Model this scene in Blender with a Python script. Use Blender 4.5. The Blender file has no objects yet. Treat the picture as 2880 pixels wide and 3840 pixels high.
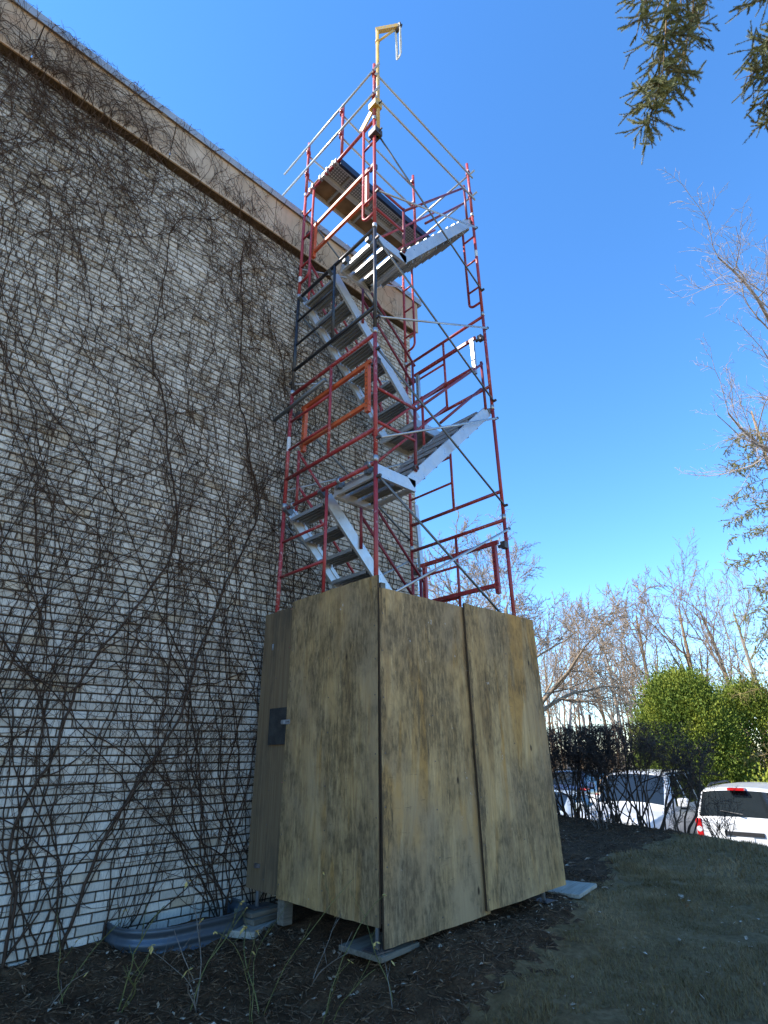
import bpy, math, random
import numpy as np
from mathutils import Vector, Matrix

random.seed(11)
rng = np.random.default_rng(11)
SC = bpy.context.scene
COL = SC.collection
R = math.radians

# ------------------------------------------------------------------ camera
CAM = (-3.0761, -3.2324, 1.1785)
F_ = Vector((0.63641, 0.65904, 0.40080)); R_ = Vector((0.72215, -0.69168, -0.00933)); U_ = Vector((-0.27108, -0.29538, 0.91612))
cd = bpy.data.cameras.new('camera'); cam = bpy.data.objects.new('camera', cd); COL.objects.link(cam)
cd.sensor_fit = 'VERTICAL'; cd.sensor_height = 36.0; cd.lens = 2070.14 / 3840 * 36.0
cd.clip_start = 0.05; cd.clip_end = 2000
M3 = Matrix((R_, U_, -F_)).transposed()
cam.matrix_world = Matrix.Translation(CAM) @ M3.to_4x4()
SC.camera = cam

# ------------------------------------------------------------------ sky, sun, exposure
SUN_H = Vector((-0.85, 0.53)).normalized(); SUN_EL = R(44)
w = bpy.data.worlds.new('World'); SC.world = w; w.use_nodes = True
wn = w.node_tree.nodes; wl = w.node_tree.links
sky = wn.new('ShaderNodeTexSky'); sky.sky_type = 'NISHITA'; sky.sun_disc = False
sky.sun_elevation = SUN_EL; sky.sun_rotation = math.atan2(SUN_H.x, SUN_H.y)
sky.altitude = 200; sky.air_density = 1.0; sky.dust_density = 0.0; sky.ozone_density = 6.0
hs_ = wn.new('ShaderNodeHueSaturation'); hs_.inputs['Saturation'].default_value = 1.15
wl.new(sky.outputs[0], hs_.inputs['Color']); wl.new(hs_.outputs[0], wn['Background'].inputs[0]); wn['Background'].inputs[1].default_value = 0.15
sd = bpy.data.lights.new('sun', 'SUN'); sd.energy = 3.6; sd.angle = R(0.53); sd.color = (1.0, 0.94, 0.85)
so = bpy.data.objects.new('sun', sd); COL.objects.link(so)
sdir = Vector((SUN_H.x * math.cos(SUN_EL), SUN_H.y * math.cos(SUN_EL), math.sin(SUN_EL)))
so.rotation_euler = sdir.to_track_quat('Z', 'Y').to_euler(); so.location = (-20, 14, 30)
SC.view_settings.view_transform = 'Standard'; SC.view_settings.look = 'None'
SC.view_settings.exposure = 1.48; SC.view_settings.gamma = 1.0

# ------------------------------------------------------------------ helpers
def tag(o, label=None, cat=None, group=None, kind=None):
    if label: o['label'] = label
    if cat: o['category'] = cat
    if group: o['group'] = group
    if kind: o['kind'] = kind
    return o

def empty(name, loc=(0, 0, 0), rz=0.0):
    o = bpy.data.objects.new(name, None); COL.objects.link(o)
    o.location = loc; o.rotation_euler = (0, 0, rz); o.empty_display_size = 0.1
    return o

class MB:
    """collects vertices / quads / triangles and links them as one mesh"""
    def __init__(s): s.v = []; s.q = []; s.t = []; s.n = 0; s.c = []
    def add(s, V, Q=None, T=None, col=None):
        V = np.asarray(V, float).reshape(-1, 3)
        if Q is not None and len(Q): s.q.append(np.asarray(Q, int).reshape(-1, 4) + s.n)
        if T is not None and len(T): s.t.append(np.asarray(T, int).reshape(-1, 3) + s.n)
        s.v.append(V); s.n += len(V)
        return s
    def box(s, a, b):
        x0, y0, z0 = a; x1, y1, z1 = b
        V = [(x0,y0,z0),(x1,y0,z0),(x1,y1,z0),(x0,y1,z0),(x0,y0,z1),(x1,y0,z1),(x1,y1,z1),(x0,y1,z1)]
        return s.add(V, [(0,3,2,1),(4,5,6,7),(0,1,5,4),(1,2,6,5),(2,3,7,6),(3,0,4,7)])
    def beam(s, A, B, w, h, up=(0, 0, 1)):
        """rectangular bar from A to B, w sideways, h along up"""
        A = Vector(A); B = Vector(B); d = (B - A).normalized(); u = Vector(up)
        sd_ = d.cross(u)
        if sd_.length < 1e-4: sd_ = d.cross(Vector((1, 0, 0)))
        sd_.normalize(); u = sd_.cross(d).normalized()
        V = []
        for P in (A, B):
            for a, b in ((-1,-1),(1,-1),(1,1),(-1,1)): V.append(P + sd_ * (a * w / 2) + u * (b * h / 2))
        return s.add([tuple(p) for p in V], [(0,1,2,3),(7,6,5,4),(0,4,5,1),(1,5,6,2),(2,6,7,3),(3,7,4,0)])
    def segs(s, A, B, RA, RB, k=4, caps=False):
        """many tapered k-sided tubes at once"""
        A = np.asarray(A, float).reshape(-1, 3); B = np.asarray(B, float).reshape(-1, 3); n = len(A)
        if n == 0: return s
        RA = np.broadcast_to(np.asarray(RA, float), (n,)); RB = np.broadcast_to(np.asarray(RB, float), (n,))
        d = B - A; L = np.linalg.norm(d, axis=1, keepdims=True); d = d / np.maximum(L, 1e-9)
        ref = np.where(np.abs(d[:, 2:3]) > 0.9, np.array([[1., 0, 0]]), np.array([[0., 0, 1]]))
        e1 = np.cross(d, ref); e1 /= np.maximum(np.linalg.norm(e1, axis=1, keepdims=True), 1e-9); e2 = np.cross(d, e1)
        an = np.arange(k) * 2 * np.pi / k
        off = e1[:, None, :] * np.cos(an)[None, :, None] + e2[:, None, :] * np.sin(an)[None, :, None]
        V = np.concatenate([A[:, None] + off * RA[:, None, None], B[:, None] + off * RB[:, None, None]], axis=1)
        j = np.arange(k); j1 = (j + 1) % k
        q = np.stack([j, j1, j1 + k, j + k], 1)
        Q = (q[None] + (np.arange(n) * 2 * k)[:, None, None]).reshape(-1, 4)
        s.add(V.reshape(-1, 3), Q)
        if caps:
            base = s.n - n * 2 * k
            T = []
            for i in range(n):
                o = base + i * 2 * k
                for m in range(1, k - 1): T += [(o, o + m, o + m + 1), (o + k, o + k + m + 1, o + k + m)]
            s.t.append(np.asarray(T, int))
        return s
    def spikes(s, A, B, RA):
        """many three-sided cones: twig ends"""
        A = np.asarray(A, float).reshape(-1, 3); B = np.asarray(B, float).reshape(-1, 3); n = len(A)
        if n == 0: return s
        d = B - A; d /= np.maximum(np.linalg.norm(d, axis=1, keepdims=True), 1e-9)
        ref = np.where(np.abs(d[:, 2:3]) > 0.9, np.array([[1., 0, 0]]), np.array([[0., 0, 1]]))
        e1 = np.cross(d, ref); e1 /= np.maximum(np.linalg.norm(e1, axis=1, keepdims=True), 1e-9); e2 = np.cross(d, e1)
        an = np.arange(3) * 2 * np.pi / 3; r = np.broadcast_to(np.asarray(RA, float), (n,))[:, None, None]
        off = (e1[:, None] * np.cos(an)[None, :, None] + e2[:, None] * np.sin(an)[None, :, None]) * r
        V = np.concatenate([A[:, None] + off, B[:, None]], 1).reshape(-1, 3)
        T = (np.array([(0, 1, 3), (1, 2, 3), (2, 0, 3)])[None] + (np.arange(n) * 4)[:, None, None]).reshape(-1, 3)
        return s.add(V, None, T)
    def path(s, P, r, k=10, caps=True):
        """one continuous tube along a polyline"""
        P = np.asarray(P, float); n = len(P); r = np.broadcast_to(np.asarray(r, float), (n,))
        t = np.gradient(P, axis=0); t /= np.maximum(np.linalg.norm(t, axis=1, keepdims=True), 1e-9)
        ref = np.array([0, 0, 1.]) if abs(t[0, 2]) < 0.8 else np.array([1., 0, 0])
        an = np.arange(k) * 2 * np.pi / k; V = []
        e1 = np.cross(t[0], ref); e1 /= np.linalg.norm(e1)
        for i in range(n):
            e1 = e1 - t[i] * (e1 @ t[i]); e1 /= max(np.linalg.norm(e1), 1e-9); e2 = np.cross(t[i], e1)
            V.append(P[i] + (np.cos(an)[:, None] * e1 + np.sin(an)[:, None] * e2) * r[i])
        Q = [(i*k+j, i*k+(j+1) % k, (i+1)*k+(j+1) % k, (i+1)*k+j) for i in range(n-1) for j in range(k)]
        T = []
        if caps:
            for m in range(1, k-1): T += [(0, m+1, m), ((n-1)*k, (n-1)*k+m, (n-1)*k+m+1)]
        return s.add(np.concatenate(V), Q, T)
    def lathe(s, prof, c, axis='z', k=24):
        """prof: list of (radius, offset along axis)"""
        an = np.arange(k) * 2 * np.pi / k; V = []
        for r, h in prof:
            for a in an:
                x, y = r*math.cos(a), r*math.sin(a)
                p = (x, y, h) if axis == 'z' else ((h, x, y) if axis == 'x' else (y, h, x))
                V.append((p[0]+c[0], p[1]+c[1], p[2]+c[2]))
        Q = [(i*k+j, i*k+(j+1) % k, (i+1)*k+(j+1) % k, (i+1)*k+j) for i in range(len(prof)-1) for j in range(k)]
        return s.add(V, Q)
    def mesh(s, name, smooth=False):
        me = bpy.data.meshes.new(name)
        V = np.concatenate(s.v) if s.v else np.zeros((0, 3))
        Q = np.concatenate(s.q) if s.q else np.zeros((0, 4), int)
        T = np.concatenate(s.t) if s.t else np.zeros((0, 3), int)
        me.vertices.add(len(V)); me.vertices.foreach_set('co', V.astype(np.float32).ravel())
        li = np.concatenate([Q.ravel(), T.ravel()]).astype(np.int32)
        me.loops.add(len(li)); me.loops.foreach_set('vertex_index', li)
        n = len(Q) + len(T); me.polygons.add(n)
        st = np.concatenate([np.arange(len(Q)) * 4, len(Q) * 4 + np.arange(len(T)) * 3]).astype(np.int32)
        tot = np.concatenate([np.full(len(Q), 4), np.full(len(T), 3)]).astype(np.int32)
        me.polygons.foreach_set('loop_start', st); me.polygons.foreach_set('loop_total', tot)
        me.polygons.foreach_set('use_smooth', np.full(n, smooth))
        me.update(calc_edges=True)
        return me
    def build(s, name, mat, parent=None, smooth=False, loc=None):
        me = s.mesh(name, smooth)
        me.materials.append(mat)
        o = bpy.data.objects.new(name, me); COL.objects.link(o)
        if parent: o.parent = parent
        if loc is not None: o.location = loc
        return o

def inst(me, name, parent, loc=(0, 0, 0), rot=(0, 0, 0), scale=(1, 1, 1)):
    o = bpy.data.objects.new(name, me); COL.objects.link(o); o.parent = parent
    o.location = loc; o.rotation_euler = rot; o.scale = scale
    return o

def vnoise(x, y, seed=0):
    """smooth value noise, numpy"""
    xi = np.floor(x).astype(int); yi = np.floor(y).astype(int); fx = x - xi; fy = y - yi
    fx = fx*fx*(3-2*fx); fy = fy*fy*(3-2*fy)
    def h(a, b):
        n = (a * 374761393 + b * 668265263 + seed * 974711) & 0x7fffffff
        n = ((n ^ (n >> 13)) * 1274126177) & 0x7fffffff
        return ((n ^ (n >> 16)) & 0xffff) / 65535.0
    return (h(xi, yi)*(1-fx)+h(xi+1, yi)*fx)*(1-fy) + (h(xi, yi+1)*(1-fx)+h(xi+1, yi+1)*fx)*fy

# ------------------------------------------------------------------ materials
class NT:
    def __init__(s, name):
        s.m = bpy.data.materials.new(name); s.m.use_nodes = True
        s.t = s.m.node_tree; s.b = s.t.nodes['Principled BSDF']
    def n(s, ty, **kw):
        nd = s.t.nodes.new(ty)
        for k, v in kw.items():
            if k in nd.inputs: nd.inputs[k].default_value = v
            else: setattr(nd, k, v)
        return nd
    def l(s, a, b): s.t.links.new(a, b)
    def coords(s, which='Object', scale=(1, 1, 1), off=None):
        tc = s.n('ShaderNodeTexCoord') if which != 'Position' else s.n('ShaderNodeNewGeometry')
        mp = s.n('ShaderNodeMapping'); mp.inputs['Scale'].default_value = scale
        s.l(tc.outputs[which], mp.inputs['Vector'])
        if off is not None: s.l(off, mp.inputs['Location'])
        return mp.outputs[0]
    def noise(s, vec, sc, det=4, rough=.55, dist=0.0):
        nd = s.n('ShaderNodeTexNoise'); nd.inputs['Scale'].default_value = sc; nd.inputs['Detail'].default_value = det
        nd.inputs['Roughness'].default_value = rough; nd.inputs['Distortion'].default_value = dist
        s.l(vec, nd.inputs['Vector']); return nd.outputs[0]
    def ramp(s, fac, stops):
        nd = s.n('ShaderNodeValToRGB'); e = nd.color_ramp.elements
        while len(e) < len(stops): e.new(0.5)
        for i, (p, c) in enumerate(stops):
            e[i].position = p; e[i].color = (c if len(c) == 4 else (*c, 1)) if not isinstance(c, (int, float)) else (c, c, c, 1)
        s.l(fac, nd.inputs[0]); return nd.outputs[0]
    def mix(s, fac, a, b, mode='MIX'):
        nd = s.n('ShaderNodeMix'); nd.data_type = 'RGBA'; nd.blend_type = mode
        for sock, v in ((nd.inputs[0], fac), (nd.inputs[6], a), (nd.inputs[7], b)):
            if hasattr(v, 'links') or hasattr(v, 'is_linked'): s.l(v, sock)
            elif isinstance(v, (int, float)): sock.default_value = v
            else: sock.default_value = (*v, 1) if len(v) == 3 else v
        return nd.outputs[2]
    def math(s, op, a, b=0.0):
        nd = s.n('ShaderNodeMath'); nd.operation = op
        for i, v in ((0, a), (1, b)):
            if hasattr(v, 'is_linked'): s.l(v, nd.inputs[i])
            else: nd.inputs[i].default_value = v
        return nd.outputs[0]
    def set(s, color=None, rough=None, metal=None, spec=None):
        for k, v in (('Base Color', color), ('Roughness', rough), ('Metallic', metal), ('Specular IOR Level', spec)):
            if v is None: continue
            if hasattr(v, 'is_linked'): s.l(v, s.b.inputs[k])
            else: s.b.inputs[k].default_value = (*v, 1) if isinstance(v, tuple) else v
        return s
    def bump(s, h, strength=.3, dist=.01):
        nd = s.n('ShaderNodeBump'); nd.inputs['Strength'].default_value = strength; nd.inputs['Distance'].default_value = dist
        s.l(h, nd.inputs['Height']); s.l(nd.outputs[0], s.b.inputs['Normal']); return s

def simple(name, color, rough=.6, metal=0.0, var=.15, sc=6, spec=.4, bump=0.0):
    t = NT(name); v = t.coords('Object')
    n = t.noise(v, sc, 5); a = tuple(c * (1 - var) for c in color); b = tuple(min(1, c * (1 + var)) for c in color)
    t.set(t.ramp(n, [(.3, a), (.7, b)]), rough, metal, spec)
    if bump: t.bump(t.noise(v, sc * 6, 4), bump, .01)
    return t.m

def paint(name, color, wear=(.35, .30, .28), amount=.62, rough=.42):
    """tube paint with chips, scuffs and dull patches"""
    t = NT(name); v = t.coords('Position')
    base = t.ramp(t.noise(v, 5, 4), [(.25, tuple(c*.72 for c in color)), (.75, tuple(min(1, c*1.25) for c in color))])
    chips = t.ramp(t.noise(v, 38, 6, .65), [(amount, 0.0), (amount + .04, 1.0)])
    patch = t.ramp(t.noise(v, 2.2, 3), [(.45, 0.0), (.62, 1.0)])
    f = t.math('MULTIPLY', chips, patch)
    t.set(t.mix(f, base, wear), rough, 0.0, .45)
    t.bump(t.noise(v, 120, 3), .12, .002)
    return t.m

def galv(name, color=(.50, .51, .52), rough=.42, metal=.75):
    t = NT(name); v = t.coords('Position')
    vo = t.n('ShaderNodeTexVoronoi', Scale=30.0); t.l(v, vo.inputs['Vector'])
    c = t.mix(.5, t.ramp(vo.outputs['Color'], [(.2, tuple(x*.93 for x in color)), (.8, tuple(min(1, x*1.05) for x in color))]),
              t.ramp(t.noise(v, 5, 4), [(.3, tuple(x*.8 for x in color)), (.7, color)]))
    t.set(c, t.ramp(t.noise(v, 14, 4), [(.3, rough - .12), (.7, rough + .15)]), metal)
    return t.m

MAT = {}
def m_brick():
    t = NT('pale_brick')
    # one tint per brick, read from the brick's own course and bond
    g = t.n('ShaderNodeNewGeometry'); sx = t.n('ShaderNodeSeparateXYZ'); t.l(g.outputs['Position'], sx.inputs[0])
    row = t.math('FLOOR', t.math('DIVIDE', t.math('ADD', sx.outputs['Z'], 0.3 + .005), .0677))
    half = t.math('MULTIPLY', t.math('MODULO', row, 2.0), .5)
    colm = t.math('FLOOR', t.math('ADD', t.math('DIVIDE', t.math('ADD', sx.outputs['X'], 20.0), .2033), half))
    cb = t.n('ShaderNodeCombineXYZ'); t.l(colm, cb.inputs[0]); t.l(row, cb.inputs[1])
    wn_ = t.n('ShaderNodeTexWhiteNoise'); t.l(cb.outputs[0], wn_.inputs['Vector'])
    tint = t.ramp(wn_.outputs['Value'], [(0, (.52, .45, .355)), (.25, (.63, .555, .45)), (.6, (.70, .62, .51)), (.93, (.75, .67, .555)), (.965, (.58, .45, .30)), (1, (.49, .41, .31))])
    v1 = t.coords('Position', (110, 110, 14)); streak = t.noise(v1, 1.0, 4, .6)
    c = t.mix(t.ramp(streak, [(.46, 0.0), (.70, .5)]), tint, (.29, .25, .205))
    v2 = t.coords('Position', (1, 1, 1)); pit = t.noise(v2, 130, 3, .6)
    c = t.mix(t.ramp(pit, [(.62, 0.0), (.70, .7)]), c, (.16, .14, .12))
    stain = t.noise(v2, 1.3, 4); c = t.mix(t.ramp(stain, [(.55, 0.0), (.8, .28)]), c, (.40, .34, .26))
    t.set(c, .9, 0, .25); t.bump(t.mix(.5, streak, pit), .5, .006)
    return t.m
MAT['brick'] = m_brick()
MAT['mortar'] = simple('mortar', (.085, .070, .055), .95, 0, .25, 20, .1, .4)
def m_stone():
    t = NT('cast_stone'); v = t.coords('Position')
    c = t.ramp(t.noise(v, 3.5, 6), [(.3, (.46, .335, .225)), (.7, (.58, .445, .32))])
    v2 = t.coords('Position', (14, 14, 1.6))
    c = t.mix(t.ramp(t.noise(v2, 1, 5), [(.52, 0.0), (.8, .5)]), c, (.26, .21, .16))
    rust = t.ramp(t.noise(t.coords('Position', (.9, .9, 1.5)), 1, 4), [(.53, 0.0), (.68, .5)]); c = t.mix(rust, c, (.46, .25, .13))
    t.set(c, .88, 0, .25); t.bump(t.noise(v, 60, 5), .25, .006); return t.m
MAT['stone'] = m_stone()
MAT['soffit'] = simple('brown_soffit', (.115, .080, .050), .95, 0, .45, 7, .1, .3)  # dark brown over the whole underside, mottled at random
MAT['coping'] = galv('coping_metal', (.47, .45, .43), .5, .55)
MAT['red'] = paint('red_paint', (.33, .033, .032), (.46, .27, .24), .56)
MAT['darkred'] = paint('maroon_paint', (.17, .022, .035), (.30, .14, .13))
MAT['orange'] = paint('orange_paint', (.55, .095, .022), (.40, .22, .15), .55)
MAT['black'] = paint('black_paint', (.022, .022, .026), (.25, .24, .23), .6, .35)
MAT['yellow'] = paint('yellow_paint', (.60, .37, .075), (.42, .34, .25), .52)
MAT['galv'] = galv('galvanised_tube', (.44, .45, .46), .42, .7)
MAT['galv_dark'] = galv('dull_brace_tube', (.17, .18, .185), .5, .6)
MAT['alu'] = galv('aluminium_stair', (.60, .60, .59), .38, .55)
MAT['alu_dark'] = galv('aluminium_tread', (.40, .41, .41), .45, .6)
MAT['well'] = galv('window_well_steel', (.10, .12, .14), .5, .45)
MAT['blue'] = simple('dark_blue_bar', (.015, .022, .05), .4, 0, .3, 8)
MAT['rope'] = simple('rope_fibre', (.62, .58, .50), .9, 0, .25, 60)
MAT['iron'] = simple('coupler_iron', (.10, .085, .08), .6, .5, .4, 40)
MAT['sticker'] = simple('paper_label', (.62, .62, .60), .7, 0, .3, 90)

def m_ply():
    t = NT('weathered_plywood')
    oi = t.n('ShaderNodeObjectInfo'); cb = t.n('ShaderNodeCombineXYZ')
    for i in range(3): t.l(t.math('MULTIPLY', oi.outputs['Random'], 31.0 + 17 * i), cb.inputs[i])
    off = cb.outputs[0]
    fine = t.noise(t.coords('Object', (150, 150, 5.0), off), 1, 4, .6)
    mid = t.noise(t.coords('Object', (11, 11, 1.3), off), 1, 6, .65, .8)
    fig = t.noise(t.coords('Object', (2.8, 2.8, .6), off), 1, 2, .5, .4)       # rotary-cut figure
    rings = t.math('SINE', t.math('MULTIPLY', fig, 120.0))
    c = t.ramp(mid, [(.28, (.33, .18, .064)), (.5, (.50, .305, .122)), (.72, (.62, .41, .19))])
    c = t.mix(t.ramp(rings, [(.5, 0.0), (1.0, .34)]), c, (.25, .158, .07))
    c = t.mix(t.ramp(fine, [(.42, .0), (.78, .55)]), c, (.17, .115, .06))
    honey = t.ramp(t.noise(t.coords('Object', (4.4, 4.4, .62), off), 1, 4, .5, .8), [(.575, 0.0), (.62, .75)])
    c = t.mix(honey, c, (.46, .235, .06))
    big = t.noise(t.coords('Object', (1.5, 1.5, 1.0), off), 1, 6, .6)
    c = t.mix(t.ramp(big, [(.42, 0.0), (.62, .75)]), c, (.33, .23, .13))
    # mould: soft blotches, broken into short flecks by the veneer
    blot = t.noise(t.coords('Object', (2.6, 2.6, 1.7), off), 1, 7, .68)
    fleck = t.noise(t.coords('Object', (38, 38, 9), off), 1, 6, .78)
    mould = t.math('MULTIPLY', t.ramp(blot, [(.41, 0.0), (.56, 1.0)]), t.ramp(fleck, [(.36, .12), (.58, 1.0)]))
    sxo = t.n('ShaderNodeSeparateXYZ'); tco = t.n('ShaderNodeTexCoord'); t.l(tco.outputs['Object'], sxo.inputs[0])
    rag = t.noise(t.coords('Object', (9, 9, 1.8), off), 1, 6, .75)
    edge = t.ramp(t.math('ADD', sxo.outputs['X'], t.math('MULTIPLY', t.math('SUBTRACT', rag, .5), .7)), [(0.0, .9), (.06, 0.0)])
    mould = t.math('MAXIMUM', t.math('MULTIPLY', mould, .76), t.math('MULTIPLY', edge, t.ramp(fleck, [(.35, .2), (.55, .9)])))
    c = t.mix(mould, c, (.062, .044, .025))
    v3 = t.n('ShaderNodeTexVoronoi', Scale=1.0); t.l(t.coords('Object', (3.4, 3.4, 1.7), off), v3.inputs['Vector'])
    c = t.mix(t.ramp(v3.outputs['Distance'], [(.03, .95), (.062, 0.0)]), c, (.04, .024, .013))
    v4 = t.noise(t.coords('Object', (8, 8, 6), off), 1, 6, .8); c = t.mix(t.ramp(v4, [(.675, 0.0), (.70, .75)]), c, (.60, .57, .52))
    ck = t.noise(t.coords('Object', (7, 7, 46), off), 1, 5, .75); c = t.mix(t.ramp(ck, [(.63, 0.0), (.70, .5)]), c, (.10, .07, .04))
    t.set(c, .86, 0, .2); t.bump(t.mix(.5, fine, mid), .35, .006)
    return t.m
def m_plyedge():
    t = NT('plywood_edge'); v = t.coords('Object', (1, 330, 1)); n = t.noise(v, 1, 2)
    t.set(t.ramp(n, [(.4, (.030, .020, .013)), (.6, (.10, .062, .035))]), .9, 0, .15); return t.m
MAT['ply'] = m_ply()
def m_plybrown():
    t = NT('stained_plywood'); v = t.coords('Object', (60, 60, 1.6))
    c = t.ramp(t.noise(v, 1, 5, .6), [(.3, (.13, .082, .042)), (.7, (.215, .145, .078))])
    c = t.mix(t.ramp(t.noise(t.coords('Object', (3, 3, 1.1)), 1, 5, .65), [(.5, 0.0), (.7, .8)]), c, (.055, .045, .033))
    t.set(c, .88, 0, .2); t.bump(t.noise(v, 1, 4), .3, .005); return t.m
MAT['plybrown'] = m_plybrown()
MAT['plyedge'] = m_plyedge()
MAT['plydark'] = simple('dark_painted_board', (.035, .032, .028), .7, 0, .4, 12, .3, .3)
def m_board(name, a, b):
    t = NT(name); v = t.coords('Object', (3, 40, 40))
    t.set(t.ramp(t.noise(v, 1, 5, .6), [(.3, a), (.7, b)]), .9, 0, .2); t.bump(t.noise(v, 1, 4), .4, .006); return t.m
MAT['board'] = m_board('weathered_board', (.10, .085, .062), (.22, .19, .145))
MAT['palebrd'] = m_board('pale_board', (.24, .21, .165), (.40, .36, .29))
MAT['deckply'] = simple('deck_plywood', (.20, .13, .075), .8, 0, .35, 5, .2, .2)
def m_perf():
    t = NT('perforated_plank'); v = t.coords('Object', (1, 1, 1))
    vo = t.n('ShaderNodeTexVoronoi', Scale=26.0, Randomness=0.0); t.l(v, vo.inputs['Vector'])
    t.set(t.ramp(vo.outputs['Distance'], [(.30, (.62, .62, .62)), (.36, (.20, .20, .20))]), .45, .6); return t.m
MAT['perf'] = m_perf()

def m_bark(name, a, b, sc=14):
    t = NT(name); v = t.coords('Position', (1, 1, .35))
    n = t.noise(v, sc, 6, .65); t.set(t.ramp(n, [(.3, a), (.7, b)]), .92, 0, .15); t.bump(n, .5, .02); return t.m
MAT['vine'] = m_bark('vine_bark', (.032, .020, .013), (.095, .058, .038), 30)
MAT['vine_twig'] = m_bark('vine_twig', (.050, .029, .017), (.14, .083, .052), 20)
MAT['oak'] = m_bark('oak_bark', (.18, .128, .08), (.38, .285, .19), 8)
MAT['greybark'] = m_bark('grey_bark', (.20, .155, .11), (.40, .32, .24), 8)
MAT['palebark'] = m_bark('pale_bark', (.24, .19, .15), (.44, .36, .30), 8)
MAT['brownbark'] = m_bark('brown_bark', (.17, .112, .065), (.34, .235, .145), 8)
MAT['hedge'] = m_bark('hedge_twig', (.045, .032, .025), (.10, .072, .055), 12)
MAT['cane'] = m_bark('rose_cane', (.085, .085, .028), (.19, .165, .06), 25)
MAT['deadcane'] = m_bark('dead_cane', (.12, .09, .065), (.24, .2, .16), 25)
def m_leaf(name, a, b, c, sc=4, trans=True):
    t = NT(name); v = t.coords('Position'); n = t.noise(v, sc, 5, .65)
    t.set(t.ramp(n, [(.28, a), (.5, b), (.72, c)]), .7, 0, .25)
    return t.m
MAT['arb'] = m_leaf('arborvitae_leaf', (.05, .085, .012), (.12, .16, .018), (.26, .27, .03), 1.6)
MAT['arb2'] = m_leaf('golden_yew_leaf', (.12, .17, .02), (.24, .27, .03), (.34, .34, .05), 3)
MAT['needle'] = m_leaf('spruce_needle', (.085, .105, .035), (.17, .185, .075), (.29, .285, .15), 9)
MAT['needle_far'] = m_leaf('yellow_spruce_needle', (.15, .15, .04), (.27, .25, .075), (.42, .36, .13), 3)  # yellower needle colour for the farther spruce
MAT['dryleaf'] = m_leaf('dry_rose_leaf', (.34, .20, .05), (.50, .34, .10), (.58, .44, .18), 20)
MAT['litter'] = m_leaf('pale_leaf_litter', (.15, .085, .045), (.34, .24, .15), (.58, .50, .40), 30)
MAT['grass'] = m_leaf('winter_grass', (.085, .058, .016), (.21, .135, .052), (.40, .26, .125), 1.3)
MAT['chips'] = m_leaf('mulch_chip', (.028, .014, .008), (.10, .056, .029), (.25, .155, .085), 24)

def m_ground(name, stops, sc, bumpd=.03):
    t = NT(name); v = t.coords('Position')
    n = t.mix(.5, t.noise(v, sc, 8, .7), t.noise(v, sc * 9, 6, .7))
    t.set(t.ramp(n, stops), .95, 0, .1); t.bump(n, .8, bumpd); return t.m
MAT['mulch'] = m_ground('mulch_soil', [(.35, (.030, .015, .008)), (.5, (.080, .043, .021)), (.65, (.165, .092, .047))], 5)
MAT['lawn'] = m_ground('lawn_soil', [(.35, (.085, .053, .022)), (.5, (.16, .10, .045)), (.65, (.26, .17, .085))], 2.2)
MAT['bounce'] = m_ground('dormant_bounce_lawn', [(.35, (.30, .225, .11)), (.5, (.40, .31, .165)), (.65, (.48, .385, .22))], 1.2)  # unseen lawn, paler and warmer than the near one to bounce light onto the wall
MAT['wood_floor'] = m_ground('woodland_floor', [(.35, (.10, .075, .045)), (.5, (.19, .145, .09)), (.65, (.30, .235, .15))], .6)
MAT['asphalt'] = m_ground('asphalt', [(.35, (.040, .040, .042)), (.5, (.055, .055, .056)), (.65, (.075, .074, .072))], 3, .01)
MAT['line'] = simple('line_paint', (.7, .7, .66), .8, 0, .2, 9)
MAT['roof'] = simple('roof_gravel', (.25, .24, .22), .95, 0, .3, 8)

def m_car(name, color, rough=.28):
    t = NT(name); v = t.coords('Object')
    t.set(t.ramp(t.noise(v, 2.5, 6, .7), [(.3, tuple(c * .93 for c in color)), (.7, color)]), rough, 0.0, .5)
    t.b.inputs['Coat Weight'].default_value = .6; t.b.inputs['Coat Roughness'].default_value = .08
    return t.m
MAT['white'] = m_car('white_car_paint', (.60, .61, .62))
MAT['silver'] = m_car('silver_car_paint', (.42, .47, .50))
MAT['navy'] = m_car('navy_car_paint', (.03, .05, .11))
MAT['tan'] = m_car('tan_car_paint', (.46, .29, .15))
tg = NT('tinted_glass'); tg.set((.012, .016, .018), .05, 0.0, .8); MAT['glass'] = tg.m
MAT['trim'] = simple('black_trim', (.02, .02, .021), .55, 0, .3, 20)
MAT['tyre'] = simple('tyre_rubber', (.02, .02, .02), .85, 0, .2, 20)
MAT['rim'] = galv('wheel_rim', (.5, .5, .51), .3, .8)
tl = NT('red_lens'); tl.set((.42, .012, .015), .15, 0, .6); MAT['lens'] = tl.m
tl = NT('clear_lens'); tl.set((.62, .65, .68), .1, .2, .6); MAT['clear'] = tl.m
tl = NT('amber_lens'); tl.set((.65, .25, .02), .15, 0, .6); MAT['amber'] = tl.m
MAT['plate'] = simple('number_plate', (.62, .62, .62), .5, 0, .1, 30)

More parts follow.
